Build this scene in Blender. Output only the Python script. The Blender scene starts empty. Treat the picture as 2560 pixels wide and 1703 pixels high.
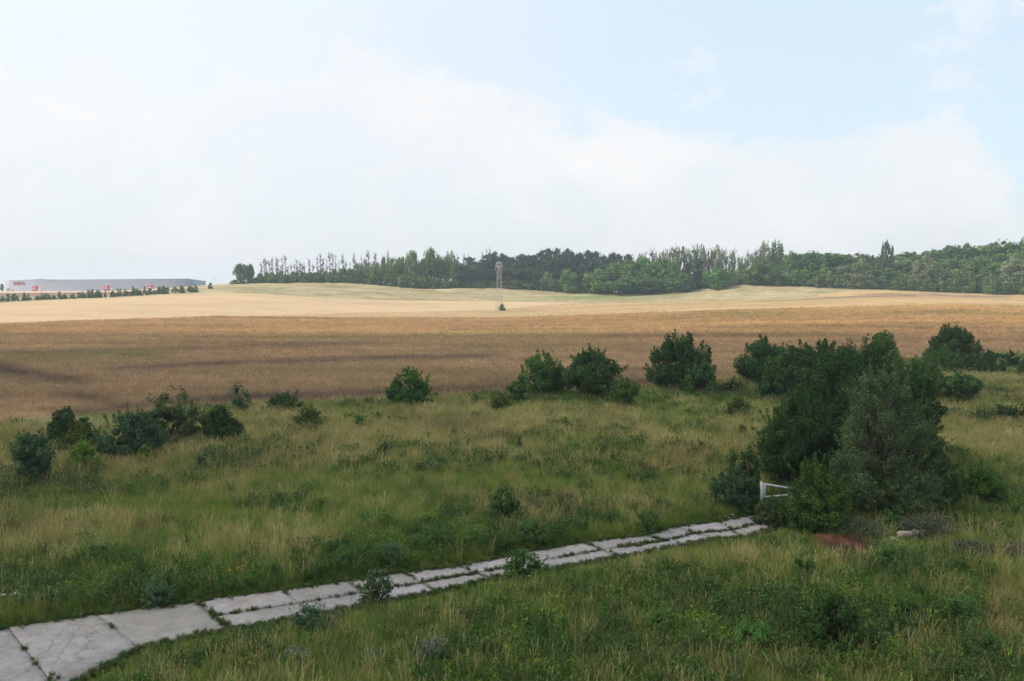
import bpy, bmesh, math, random
import numpy as np
from mathutils import Vector, Matrix

# ------------------------------------------------------------------ basics
F, CU, CV, H = 1991.0, 1280.0, 851.5, 11.0        # photo focal length (px), centre, eye height (m)
VH = 740.0                                         # eye level in the photo
PITCH = math.atan((CV - VH) / F)
CP, SP = math.cos(PITCH), math.sin(PITCH)
scene = bpy.context.scene
COL = scene.collection
R = math.radians
rng = np.random.default_rng(7)

def ray(u, v):
    x = (np.asarray(u, float) - CU) / F
    y = -(np.asarray(v, float) - CV) / F
    return x, CP + SP * y, -SP + CP * y            # world X, Y, Z per unit

def at(u, v, d):                                   # photo pixel at depth d -> world point
    x, y, z = ray(u, v)
    k = d / y
    return np.array([x * k, d, H + z * k])

def flat(u, v):                                    # photo pixel -> point on the flat meadow z=0
    x, y, z = ray(u, v)
    k = -H / z
    return x * k, y * k

def uv_of(X, Y, Z=0.0):                            # world -> photo pixel (only used to look up plant cover)
    dz = Z - H
    yc = CP * Y - SP * dz
    zc = SP * Y + CP * dz
    yc = np.maximum(yc, 0.5)
    return CU + F * X / yc, CV - F * zc / yc

def hash2(i, j, s):
    n = (i * 374761393 + j * 668265263 + s * 974634777) & 0x7fffffff
    n = ((n ^ (n >> 13)) * 1274126177) & 0x7fffffff
    return ((n ^ (n >> 16)) & 0xffff) / 65535.0

def vnoise(x, y, s=0):
    x = np.asarray(x, float); y = np.asarray(y, float)
    i = np.floor(x).astype(np.int64); j = np.floor(y).astype(np.int64)
    fx = x - i; fy = y - j
    fx = fx * fx * (3 - 2 * fx); fy = fy * fy * (3 - 2 * fy)
    a = hash2(i, j, s); b = hash2(i + 1, j, s); c = hash2(i, j + 1, s); d = hash2(i + 1, j + 1, s)
    return (a * (1 - fx) + b * fx) * (1 - fy) + (c * (1 - fx) + d * fx) * fy

def fbm(x, y, s=0, o=4):
    t = 0.0; a = 0.5; n = 0.0
    for k in range(o):
        t = t + a * vnoise(x * 2 ** k, y * 2 ** k, s + k * 17); n += a; a *= 0.55
    return t / n

def sstep(a, b, x):
    t = np.clip((x - a) / (b - a), 0, 1)
    return t * t * (3 - 2 * t)

# ------------------------------------------------------------------ terrain
KU = np.array([-1200, 0, 300, 420, 500, 560, 640, 860, 1060, 1240, 1420, 1620, 1760, 1860, 2000, 2200, 2400, 2560, 3600.])
KDB = np.array([230, 260, 300, 315, 326, 335, 350, 395, 425, 455, 455, 400, 380, 370, 360, 350, 345, 340, 340.])
KVB = np.array([830, 812, 800, 797, 794, 792, 790, 783, 779, 775, 768, 767, 766, 765, 763, 760, 760, 763, 763.])
KDC = np.array([370, 380, 425, 450, 455, 458, 460, 470, 485, 500, 495, 484, 478, 472, 466, 462, 450, 440, 440.])
KVC = np.array([770, 758, 744, 737, 734, 733, 734, 748, 752, 754, 756.5, 756, 754, 751, 746, 731, 738, 743, 743.])
KDD = np.array([600, 600, 600, 590, 548, 540, 540, 540, 540, 540, 535, 530, 520, 510, 500, 490, 475, 460, 460.])
KVD = np.array([729, 728, 727, 720, 714, 711, 708, 706, 722, 719, 731, 734, 723, 712, 716, 724, 733, 737, 737.])
KZE = np.array([-1, -1, -1, 0, 1, 1, 0, 0, 0, 4, 2, 1, 1, 1, 6, 9, 13, 15, 15.])
def zof(v, d):
    x, y, z = ray(CU, v)
    return H + d * z / y
KZB, KZC, KZD = zof(KVB, KDB), zof(KVC, KDC), zof(KVD, KDD)

def zfun(X, Y):
    X = np.asarray(X, float); Y = np.asarray(Y, float)
    Yc = np.maximum(Y, 1.0)
    u = np.clip(CU + F * X / Yc, -1200, 3600)
    it = lambda a: np.interp(u, KU, a)
    dB, dC, dD = it(KDB), it(KDC), it(KDD)
    zB, zC, zD = it(KZB), it(KZC), it(KZD)
    zE = zD + it(KZE)
    seg = lambda a, b, za, zb: za + (zb - za) * np.clip((Y - a) / (b - a), 0, 1)
    z = seg(180., dB, 0.0, zB)
    z = np.where(Y > dB, seg(dB, dC, zB, zC), z)
    z = np.where(Y > dC, seg(dC, dD, zC, zD), z)
    z = np.where(Y > dD, seg(dD, dD + 130, zD, zE), z)
    z = np.where(Y > dD + 130, seg(dD + 130, 1500, zE, zE - 25), z)
    return z

def ground_hit(u, v):
    ds = np.linspace(20, 800, 4000)
    x, y, z = ray(u, v)
    zz = zfun(x / y * ds, ds)
    rz = H + z / y * ds
    k = np.argmax(rz <= zz)
    d = ds[k] if rz[k] <= zz[k] else 800.
    return float(x / y * d), float(d), float(zfun(x / y * d, d))

FP = 60.0                                          # the fan of columns starts behind the viewpoint
def curve(pts):                                    # [(u, depth)] -> Y as a function of fan slope
    p = np.array(pts, float)
    X = (p[:, 0] - CU) / F * p[:, 1]
    s = X / (p[:, 1] + FP)
    o = np.argsort(s)
    return lambda q: np.interp(q, s[o], p[:, 1][o])

EDGE_PX = [(-600, 1130), (0, 1072), (60, 1064), (250, 1050), (450, 1035), (600, 1022), (700, 1017), (900, 1014), (1100, 1002), (1300, 990),
           (1550, 983), (1700, 972), (1850, 952), (2000, 938), (2200, 914), (2300, 904), (2450, 893), (2560, 888), (3200, 872)]
cA = curve([(u, flat(u, v)[1]) for u, v in EDGE_PX])
cB = curve(list(zip(KU[:10], KDB[:10])) + [(1330, 470), (1420, 484), (1500, 488)] + [(u, d) for u, d in zip(KU[11:15], KDC[11:15])] + [(2100, 474), (2200, 485), (2400, 473), (2560, 458), (3600, 458)])
cC = curve(list(zip(KU[:15], KDC[:15])) + [(2100, 476), (2200, 487), (2400, 474), (2560, 459), (3600, 459)])
cD = curve(list(zip(KU, KDD)))

# ------------------------------------------------------------------ materials
def new_mat(name):
    m = bpy.data.materials.new(name); m.use_nodes = True
    nt = m.node_tree; nt.nodes.clear()
    out = nt.nodes.new('ShaderNodeOutputMaterial')
    return m, nt, out

def N(nt, t, **kw):
    n = nt.nodes.new(t)
    for k, v in kw.items():
        if k.startswith('i_'):
            key = k[2:]
            n.inputs[int(key) if key.isdigit() else key.replace('_', ' ')].default_value = v
        else: setattr(n, k, v)
    return n

def mixc(nt, a, b, fac, mode='MIX'):
    n = nt.nodes.new('ShaderNodeMix'); n.data_type = 'RGBA'; n.blend_type = mode
    for s, v in ((0, fac), (6, a), (7, b)):
        if hasattr(v, 'is_output') or isinstance(v, bpy.types.NodeSocket): nt.links.new(v, n.inputs[s])
        else: n.inputs[s].default_value = v if s == 0 else (*v, 1)
    return n.outputs[2]

def leaf_mat(name, trans=0.25, rough=0.55, spec=0.25, hue=0.06, inst=False):
    m, nt, out = new_mat(name)
    a = N(nt, 'ShaderNodeAttribute', attribute_name='col')
    c = a.outputs['Color']
    if inst:
        b = N(nt, 'ShaderNodeAttribute', attribute_name='tint', attribute_type='INSTANCER')
        c = mixc(nt, c, b.outputs['Color'], 1.0, 'MULTIPLY')
    else:
        oi = N(nt, 'ShaderNodeObjectInfo')
        mr = N(nt, 'ShaderNodeMapRange', i_1=0.0, i_2=1.0, i_3=0.5 - hue / 3, i_4=0.5 + hue / 3)
        mv = N(nt, 'ShaderNodeMapRange', i_1=0.0, i_2=1.0, i_3=0.86, i_4=1.14)
        nt.links.new(oi.outputs['Random'], mr.inputs[0])
        mth = N(nt, 'ShaderNodeMath', operation='FRACT'); m2 = N(nt, 'ShaderNodeMath', operation='MULTIPLY', i_1=7.31)
        nt.links.new(oi.outputs['Random'], m2.inputs[0]); nt.links.new(m2.outputs[0], mth.inputs[0]); nt.links.new(mth.outputs[0], mv.inputs[0])
        hs = N(nt, 'ShaderNodeHueSaturation')
        nt.links.new(mr.outputs[0], hs.inputs['Hue']); nt.links.new(mv.outputs[0], hs.inputs['Value']); nt.links.new(c, hs.inputs['Color'])
        c = hs.outputs[0]
    p = N(nt, 'ShaderNodeBsdfPrincipled', i_Roughness=rough)
    p.inputs['Specular IOR Level'].default_value = spec
    nt.links.new(c, p.inputs['Base Color'])
    t = N(nt, 'ShaderNodeBsdfTranslucent'); nt.links.new(c, t.inputs[0])
    mx = N(nt, 'ShaderNodeMixShader', i_0=trans)
    nt.links.new(p.outputs[0], mx.inputs[1]); nt.links.new(t.outputs[0], mx.inputs[2]); nt.links.new(mx.outputs[0], out.inputs[0])
    return m

def ground_mat(name, scales, amt, bump=0.5, stretch=1.0):
    """vertex colour of the cover, broken up by noise of several sizes, with a bumped surface"""
    m, nt, out = new_mat(name)
    a = N(nt, 'ShaderNodeAttribute', attribute_name='col'); c = a.outputs['Color']
    tc = N(nt, 'ShaderNodeNewGeometry')
    mp = N(nt, 'ShaderNodeMapping'); mp.inputs['Scale'].default_value = (1, stretch, 1)
    nt.links.new(tc.outputs['Position'], mp.inputs[0])
    fac = None
    for s, am in zip(scales, amt):
        n = N(nt, 'ShaderNodeTexNoise', i_Scale=s, i_Detail=4.0, i_Roughness=0.65)
        nt.links.new(mp.outputs[0], n.inputs[0])
        mr = N(nt, 'ShaderNodeMapRange', i_1=0.25, i_2=0.75, i_3=1 - am, i_4=1 + am)
        nt.links.new(n.outputs[0], mr.inputs[0])
        c = mixc(nt, c, mr.outputs[0], 1.0, 'MULTIPLY'); last = n
    bp = N(nt, 'ShaderNodeBump', i_Strength=bump, i_Distance=0.5)
    nt.links.new(last.outputs[0], bp.inputs['Height'])
    p = N(nt, 'ShaderNodeBsdfPrincipled', i_Roughness=0.95); p.inputs['Specular IOR Level'].default_value = 0.05
    nt.links.new(c, p.inputs['Base Color']); nt.links.new(bp.outputs[0], p.inputs['Normal']); nt.links.new(p.outputs[0], out.inputs[0])
    return m

def plain_mat(name, col, rough=0.7, noise=0.15, scale=3.0, spec=0.3, metal=0.0, bump=0.15):
    m, nt, out = new_mat(name)
    g = N(nt, 'ShaderNodeTexCoord')
    n = N(nt, 'ShaderNodeTexNoise', i_Scale=scale, i_Detail=5.0, i_Roughness=0.6); nt.links.new(g.outputs['Object'], n.inputs[0])
    mr = N(nt, 'ShaderNodeMapRange', i_1=0.25, i_2=0.75, i_3=1 - noise, i_4=1 + noise); nt.links.new(n.outputs[0], mr.inputs[0])
    c = mixc(nt, col, mr.outputs[0], 1.0, 'MULTIPLY')
    bp = N(nt, 'ShaderNodeBump', i_Strength=bump, i_Distance=0.05); nt.links.new(n.outputs[0], bp.inputs['Height'])
    p = N(nt, 'ShaderNodeBsdfPrincipled', i_Roughness=rough, i_Metallic=metal); p.inputs['Specular IOR Level'].default_value = spec
    nt.links.new(c, p.inputs['Base Color']); nt.links.new(bp.outputs[0], p.inputs['Normal']); nt.links.new(p.outputs[0], out.inputs[0])
    return m

M_LEAF = leaf_mat('leaf_far', 0.2, .8, .06)
M_NEAR = leaf_mat('leaf_near', 0.22, .7, .09, hue=0.02)
M_INST = leaf_mat('meadow_plants', 0.3, 0.8, 0.06, inst=True)
M_BARK = plain_mat('bark', (0.075, 0.06, 0.048), 0.9, 0.35, 4.0)
M_DEAD = plain_mat('dead_wood', (0.20, 0.17, 0.145), 0.9, 0.3, 2.0)

# ------------------------------------------------------------------ mesh helpers
def link(name, me, parent=None, loc=None):
    o = bpy.data.objects.new(name, me); COL.objects.link(o)
    if parent is not None: o.parent = parent
    if loc is not None: o.location = loc
    return o

def tag(o, label=None, cat=None, group=None, kind=None):
    if label: o['label'] = label
    if cat: o['category'] = cat
    if group: o['group'] = group
    if kind: o['kind'] = kind
    return o

def empty(name, loc, label, cat, group=None, rz=0.0, scale=None):
    o = bpy.data.objects.new(name, None); COL.objects.link(o)
    o.location = [float(c) for c in loc]; o.rotation_euler[2] = rz
    o.empty_display_size = 0.3
    if scale is not None: o.scale = scale
    return tag(o, label, cat, group)

def poly_mesh(name, verts, loops, counts, col, mat, smooth=False):
    me = bpy.data.meshes.new(name)
    verts = np.asarray(verts, np.float32); loops = np.asarray(loops, np.int32).ravel()
    counts = np.asarray(counts, np.int32)
    me.vertices.add(len(verts)); me.vertices.foreach_set('co', verts.ravel())
    me.loops.add(len(loops)); me.loops.foreach_set('vertex_index', loops)
    me.polygons.add(len(counts))
    st = np.zeros(len(counts), np.int32); st[1:] = np.cumsum(counts)[:-1]
    me.polygons.foreach_set('loop_start', st)
    if smooth: me.polygons.foreach_set('use_smooth', np.ones(len(counts), bool))
    me.update(calc_edges=True)
    if col is not None:
        a = me.attributes.new('col', 'FLOAT_COLOR', 'POINT')
        c = np.ones((len(verts), 4), np.float32); c[:, :3] = col
        a.data.foreach_set('color', c.ravel())
    me.materials.append(mat)
    return me

def unit(a):
    return a / np.maximum(np.linalg.norm(a, axis=-1, keepdims=True), 1e-9)

def leaf_quads(pos, nrm, L, W, col, r):
    """one pointed leaf (a kite of four corners) per position"""
    n = len(pos)
    nrm = unit(nrm); t = unit(np.cross(nrm, r.normal(size=(n, 3)))); b = np.cross(nrm, t)
    L = np.broadcast_to(L, n)[:, None] * r.uniform(.7, 1.3, (n, 1)); W = np.broadcast_to(W, n)[:, None] * r.uniform(.7, 1.3, (n, 1))
    v = np.stack([pos - t * L * .5, pos + b * W * .5 + t * L * .05, pos + t * L * .5 - nrm * L * .12, pos - b * W * .5 + t * L * .05], 1).reshape(-1, 3)
    c = np.repeat(np.broadcast_to(col, (n, 3)), 4, axis=0)
    return v, np.arange(4 * n, dtype=np.int32), np.full(n, 4, np.int32), c

class Tubes:
    def __init__(s): s.v = []; s.f = []; s.c = []; s.n = 0
    def add(s, pts, rad, k=5, col=(1, 1, 1)):
        pts = np.asarray(pts, float); m = len(pts); rad = np.broadcast_to(rad, m)
        d = unit(np.gradient(pts, axis=0)); ref = np.array([0.31, 0.95, 0.05]) if abs(d[0][2]) > .8 else np.array([0.02, 0.05, 1.])
        x = unit(np.cross(d, ref)); y = np.cross(d, x)
        an = np.arange(k) * 2 * np.pi / k
        ring = pts[:, None] + (x[:, None] * np.cos(an)[None, :, None] + y[:, None] * np.sin(an)[None, :, None]) * rad[:, None, None]
        s.v.append(ring.reshape(-1, 3))
        i = np.arange(m - 1)[:, None] * k + np.arange(k)[None]
        j = np.arange(m - 1)[:, None] * k + (np.arange(k)[None] + 1) % k
        s.f.append(np.stack([i, j, j + k, i + k], -1).reshape(-1, 4) + s.n)
        s.c.append(np.broadcast_to(col, (m * k, 3)))
        s.n += m * k
        # end caps as fans of quads/tris are skipped except the far end point
        tip = pts[-1] + d[-1] * rad[-1] * .6
        base = s.n; s.v.append(tip[None]); s.c.append(np.asarray(col, float)[None]); s.n += 1
        a = base - k + np.arange(k); b = base - k + (np.arange(k) + 1) % k
        s.f.append(np.stack([a, b, np.full(k, base), np.full(k, base)], -1))
    def mesh(s, name, mat):
        v = np.concatenate(s.v); f = np.concatenate(s.f)
        tri = f[:, 2] == f[:, 3]
        loops = np.concatenate([f[~tri].ravel(), f[tri][:, :3].ravel()])
        counts = np.concatenate([np.full((~tri).sum(), 4), np.full(tri.sum(), 3)])
        return poly_mesh(name, v, loops, counts, np.concatenate(s.c), mat, True)

def bent(a, b, r, n=4, wob=.08):
    a = np.asarray(a, float); b = np.asarray(b, float)
    t = np.linspace(0, 1, n)[:, None]; p = a + (b - a) * t
    L = np.linalg.norm(b - a)
    p[1:-1] += r.normal(size=(n - 2, 3)) * L * wob
    return p

def box_v(x0, x1, y0, y1, z0, z1):
    v = np.array([[x, y, z] for z in (z0, z1) for y in (y0, y1) for x in (x0, x1)], float)
    f = np.array([[0, 2, 3, 1], [4, 5, 7, 6], [0, 1, 5, 4], [2, 6, 7, 3], [0, 4, 6, 2], [1, 3, 7, 5]])
    return v, f

class Boxes:
    def __init__(s): s.v = []; s.f = []; s.n = 0
    def add(s, *a, mat=None):
        v, f = box_v(*a)
        if mat is not None: v = v @ np.array(mat)[:3, :3].T + np.array(mat)[:3, 3]
        s.v.append(v); s.f.append(f + s.n); s.n += 8
    def bar(s, p, q, w, h=None):
        p = np.asarray(p, float); q = np.asarray(q, float); h = h or w
        d = unit(q - p); ref = np.array([0, 0, 1.]) if abs(d[2]) < .95 else np.array([0, 1., 0])
        x = unit(np.cross(d, ref)); y = np.cross(x, d)
        L = np.linalg.norm(q - p)
        v, f = box_v(-w / 2, w / 2, 0, L, -h / 2, h / 2)
        s.v.append(p + v[:, :1] * x + v[:, 1:2] * d + v[:, 2:] * y); s.f.append(f + s.n); s.n += 8
    def mesh(s, name, mat, bevel=0.0):
        f = np.concatenate(s.f)
        me = poly_mesh(name, np.concatenate(s.v), f, np.full(len(f), 4), None, mat)
        if bevel:
            bm = bmesh.new(); bm.from_mesh(me)
            bmesh.ops.recalc_face_normals(bm, faces=bm.faces)
            bmesh.ops.bevel(bm, geom=bm.edges, offset=bevel, segments=1, affect='EDGES'); bm.to_mesh(me); bm.free()
        return me

# ------------------------------------------------------------------ ground colours
def lerp(a, b, t): t = np.asarray(t)[..., None]; return np.asarray(a) * (1 - t) + np.asarray(b) * t

def meadow_cover(X, Y):
    """how dry (straw) and how weedy (broad dark leaves) the meadow is at a spot"""
    u, v = uv_of(X, Y)
    dry = 0.07 + 0 * u - .27 * sstep(1380, 1540, v); weed = 0.10 + 0 * u
    def g(cu, cv, ru, rv): return np.exp(-((u - cu) / ru) ** 2 - ((v - cv) / rv) ** 2)
    for cu, cv, ru, rv, a in DRY: dry = dry + a * g(cu, cv, ru, rv)
    for cu, cv, ru, rv, a in WEED: weed = weed + a * g(cu, cv, ru, rv)
    dry = dry + (fbm(X * .22, Y * .16, 3) - .5) * 1.15 + (fbm(X * .9, Y * .7, 11, 3) - .5) * .55
    weed = weed + (fbm(X * .17 + 9, Y * .2, 23) - .5) * .8 + (fbm(X * .8, Y * .8, 31, 3) - .5) * .6
    return np.clip(dry, 0, 1), np.clip(weed, 0, 1)

DRY = [(1150, 1070, 620, 45, .38), (250, 1160, 500, 55, .32), (0, 1400, 200, 80, .25), (750, 1370, 420, 45, .38), (1480, 1290, 260, 28, .38), (1450, 1130, 500, 50, .18),
       (2450, 1120, 220, 28, .5), (1900, 1420, 330, 34, .26), (2540, 1560, 120, 140, .32), (350, 1680, 170, 60, .16), (2380, 1690, 200, 40, .12), (2400, 980, 250, 50, .15),
       (500, 1290, 700, 25, -.3), (1250, 1215, 300, 25, -.25), (250, 1500, 400, 50, -.4), (1150, 1360, 260, 45, -.35), (1500, 1580, 700, 90, -.28),
       (2000, 1560, 350, 70, -.35), (2250, 1250, 330, 70, -.5), (2450, 1250, 150, 70, -.3), (1500, 1010, 300, 14, -.2), (2300, 1640, 220, 40, -.2)]
WEED = [(300, 1480, 520, 50, .45), (1150, 1360, 260, 42, .55), (1500, 1600, 800, 110, .36), (2050, 1560, 350, 80, .36), (2250, 1250, 330, 60, .4), (900, 1420, 300, 40, .3),
        (1600, 1450, 250, 30, .1), (2250, 1420, 200, 30, .3), (60, 1240, 120, 50, .4), (1500, 1008, 350, 12, .25), (250, 1140, 300, 20, .2), (650, 1620, 300, 60, .15),
        (1900, 1420, 300, 30, -.25), (1150, 1070, 600, 45, -.12), (2540, 1560, 130, 140, -.25), (800, 1350, 350, 35, -.2)]

C_DRY = np.array([.43, .39, .185]); C_GRN = np.array([.20, .275, .058]); C_WEED = np.array([.080, .145, .036])

STREAKS = [  # photo course, half thickness (px), strength and kind: lodged / bare dark bands, greener weedy bands and painted cloud-shadow stripes in the crop
    ([(-100, 934), (0, 938), (60, 944), (140, 956), (210, 962)], 13, .85, 0), ([(140, 1000), (230, 1008), (320, 1022)], 9, .8, 0), ([(-200, 930), (-40, 930), (70, 942)], 17, .9, 0),
    ([(280, 930), (400, 926), (600, 916), (800, 908), (1000, 902), (1250, 898)], 6, .62, 0),
    ([(0, 890), (300, 880), (700, 868), (1000, 862)], 5, .35, 0),
    ([(150, 1045), (400, 1022), (600, 1008), (800, 1000), (1000, 992), (1250, 978), (1500, 965), (1700, 955)], 13, .75, 0),
    ([(-50, 905), (200, 892), (420, 886)], 16, .6, 1), ([(700, 850), (1000, 846), (1300, 838), (1500, 842)], 7, .5, 1),
    ([(500, 945), (800, 930), (1100, 922)], 14, .35, 1), ([(1150, 880), (1450, 868), (1650, 872)], 9, .3, 1),
    ([(-50, 985), (150, 1010), (250, 1030)], 12, .3, 2), ([(-50, 855), (300, 848), (600, 836)], 6, .3, 2),
    ([(1700, 823), (2100, 820), (2560, 826)], 4, .35, 0), ([(1500, 845), (1900, 842), (2150, 846)], 5, .3, 0), ([(1900, 753), (2150, 741), (2350, 738), (2520, 742)], 3, .6, 0), ([(2150, 735), (2290, 735)], 2, .6, 0)]  # mid-field stripes here paint the cloud's fringe shadow into the crop colour

def crop_colour(X, Y, Z):
    u, v = uv_of(X, Y, Z)
    near = sstep(920, 800, v)                                      # sunlit orange farther out, shaded brown nearer, put into the crop colour
    c = lerp(np.array([.385, .272, .168]) * np.ones((len(X), 1)), np.array([.42, .285, .15]), near)
    right = sstep(1200, 2000, u) * sstep(850, 800, v)
    c = lerp(c, np.array([.46, .31, .15]), right * .8)
    gold = np.exp(-((v - (832 - .03 * u)) / 9) ** 2) * sstep(900, 300, u)
    c = lerp(c, np.array([.44, .29, .15]), gold * .6)
    n1 = fbm(X * .02, Y * .09, 41); n2 = fbm(X * .12, Y * .45, 47, 3); n3 = fbm(X * .016, Y * .55, 49, 3)
    c = c * (1 + (n1 - .5) * .5 + (n2 - .5) * .4 + (n3 - .5) * .55)[:, None]
    c = lerp(c, np.array([.25, .215, .10]), np.clip(fbm(X * .012 + 4, Y * .05, 53) - .52, 0, 1) * 1.6)
    for pts, hw, a, k in STREAKS:
        p = np.array(pts, float)
        vv = np.interp(u, p[:, 0], p[:, 1]); end = sstep(p[0, 0] - 60, p[0, 0] + 60, u) * sstep(p[-1, 0] + 60, p[-1, 0] - 60, u)
        wob = (fbm(X * .05, Y * .02, 61) - .5) * hw * 2
        w = np.exp(-((v - vv + wob) / hw) ** 2) * end * a * np.clip(.35 + 1.3 * fbm(X * .15, Y * .2, 67, 3), 0, 1.3)
        c = lerp(c, [np.array([.14, .098, .085]), np.array([.25, .23, .105]), np.array([.36, .25, .14])][k], np.clip(w, 0, 1))
    return np.clip(c, .01, .9)

def strip(name, lo, hi, rows, colour, mat, power=1.0):
    s = np.unique(np.concatenate([np.linspace(-1.5, -.62, 40), np.linspace(-.62, .62, 520), np.linspace(.62, 1.5, 40)]))
    a = lo(s); b = hi(s)
    t = np.linspace(0, 1, rows)
    ia, ib = 1 / (a + FP + 5), 1 / (b + FP + 5)
    Y = 1 / (ia[None] * (1 - t[:, None]) + ib[None] * t[:, None]) - FP - 5
    Y[0] = a; Y[-1] = b
    X = s[None] * (Y + FP)
    Z = zfun(X, Y)
    P = np.stack([X, Y, Z], -1).reshape(-1, 3)
    nr, nc = Y.shape
    i = (np.arange(nr - 1)[:, None] * nc + np.arange(nc - 1)[None])
    f = np.stack([i, i + 1, i + nc + 1, i + nc], -1).reshape(-1, 4)
    area = np.linalg.norm(P[f[:, 3]] - P[f[:, 0]], axis=1) + np.linalg.norm(P[f[:, 2]] - P[f[:, 1]], axis=1)
    f = f[area > .02]
    c = colour(P[:, 0], P[:, 1], P[:, 2])
    o = link(name, poly_mesh(name, P, f, np.full(len(f), 4), c, mat, True))
    tag(o, kind='structure')
    return o

def meadow_colour(X, Y, Z):
    d, w = meadow_cover(X, Y)
    c = lerp(lerp(C_GRN * .5 * np.ones((len(X), 1)), C_DRY * .5, d), C_WEED * .6, w * .8)
    return c

def tan_colour(X, Y, Z):
    c = np.array([.50, .355, .205]) * np.ones((len(X), 1))
    u, v = uv_of(X, Y, Z)
    n = fbm(X * .012, Y * .06, 71); n2 = fbm(X * .05, Y * .3, 73, 3)
    c = c * (1 + (n - .5) * .28 + (n2 - .5) * .16)[:, None]
    for cu, cv, ru, rv in ((430, 763, 190, 5), (100, 788, 120, 3), (650, 757, 120, 2.5), (1000, 760, 200, 2)):
        c = lerp(c, np.array([.40, .26, .16]), np.exp(-((u - cu) / ru) ** 2 - ((v - cv) / rv) ** 2) * .6)
    return np.clip(c, 0, .9)

def verge_colour(X, Y, Z):
    u, v = uv_of(X, Y, Z)
    c = lerp(np.array([.32, .265, .14]) * np.ones((len(X), 1)), np.array([.44, .345, .20]), np.clip((fbm(X * .05, Y * .11, 81) - .35) * 1.9, 0, 1))
    c = lerp(c, np.array([.19, .18, .085]), np.clip((fbm(X * .07 + 3, Y * .1, 83) - .5) * 2.2, 0, 1))
    c = lerp(c, np.array([.56, .48, .32]), np.clip((fbm(X * .045 + 3, Y * .16, 87, 3) - .68) * 6, 0, 1) * .8)
    a = np.array([.50, .37, .19])
    right = sstep(1750, 2000, u)
    c = lerp(c, np.array([.47, .36, .19]), right * np.clip((fbm(X * .06, Y * .1, 88) - .35) * 1.6, 0, .8))
    t = (Y - np.interp(u, KU, KDC)) / np.maximum(np.interp(u, KU, KDD) - np.interp(u, KU, KDC), 1)
    left = sstep(520, 330, u)
    far = np.where(t > .72, 1., 0.)
    c = lerp(c, np.array([.25, .15, .11]), left * sstep(.28, .42, t) * (1 - sstep(.74, .8, t)))
    c = lerp(c, np.array([.56, .42, .27]), left * sstep(.74, .8, t))
    c = lerp(c, np.array([.46, .36, .17]), (1 - left) * sstep(.86, .96, t) * .6)
    gr = np.exp(-((u - 1480) / 130) ** 2 - ((v - 744) / 6) ** 2)
    c = lerp(c, np.array([.20, .23, .075]), gr)
    return np.clip(c, 0, .9)

def forest_colour(X, Y, Z):
    u, v = uv_of(X, Y, Z)
    c = lerp(np.array([.05, .055, .025]) * np.ones((len(X), 1)), np.array([.12, .11, .05]), fbm(X * .1, Y * .1, 91))
    return lerp(c, np.array([.55, .42, .27]), sstep(500, 420, u))

strip('meadow', lambda s: np.full_like(s, -50.0), cA, 260, meadow_colour, ground_mat('meadow_soil', (1.2, 6.0), (.35, .4), .8))
strip('crop_field', cA, cB, 420, crop_colour, ground_mat('ripe_crop_ground', (.35, 2.2), (.2, .38), .9, .5))
strip('stubble_field', cB, cC, 90, tan_colour, ground_mat('stubble', (.08, .6), (.08, .12), .4, 3.0))
strip('grass_strip', cC, cD, 90, verge_colour, ground_mat('rough_grass', (.25, 1.5), (.18, .3), .8))
strip('hill', cD, lambda s: np.full_like(s, 1500.0), 40, forest_colour, ground_mat('forest_floor', (.3,), (.3,), .5))

# ------------------------------------------------------------------ path of concrete slabs
PATH = [((-700, 1652), (-690, 1880)), ((-420, 1625), (-370, 1830)), ((-200, 1597), (-110, 1775)), ((19, 1570), (135, 1715)), ((242, 1539), (331, 1608)), ((491, 1506), (559, 1562)),
        ((706, 1478), (771, 1527)), ((870, 1455), (925, 1494)), ((1010, 1433), (1075, 1470)), ((1150, 1418), (1215, 1443)), ((1290, 1388), (1361, 1418)),
        ((1461, 1358), (1530, 1388)), ((1613, 1341), (1690, 1360)), ((1689, 1317), (1765, 1346)), ((1800, 1306), (1847, 1341)), ((1888, 1288), (1935, 1312))]
PU = np.array([flat(*a) for a, b in PATH]); PL = np.array([flat(*b) for a, b in PATH])
PL = PL + (PL - PU) * np.clip(np.where(np.arange(len(PL)) > 8, .45, .65) / np.linalg.norm(PL - PU, axis=1), 0, .45)[:, None]


def in_path(X, Y, grow=0.0):
    """inside the slab strip, grown by some metres"""
    mid = (PU + PL) / 2
    P = np.stack([X, Y], -1)
    inside = np.zeros(len(P), bool)
    for k in range(len(PU) - 1):
        q = np.array([PU[k], PU[k + 1], PL[k + 1], PL[k]])
        ok = np.ones(len(P), bool)
        for i in range(4):
            a, b = q[i], q[(i + 1) % 4]
            e = b - a; n = np.array([-e[1], e[0]]) / np.linalg.norm(e)
            dist = (P - a) @ n
            sgn = np.sign((q.mean(0) - a) @ n)
            ok &= dist * sgn > (-grow if i in (0, 2) else -.02)
        inside |= ok
    return inside

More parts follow.
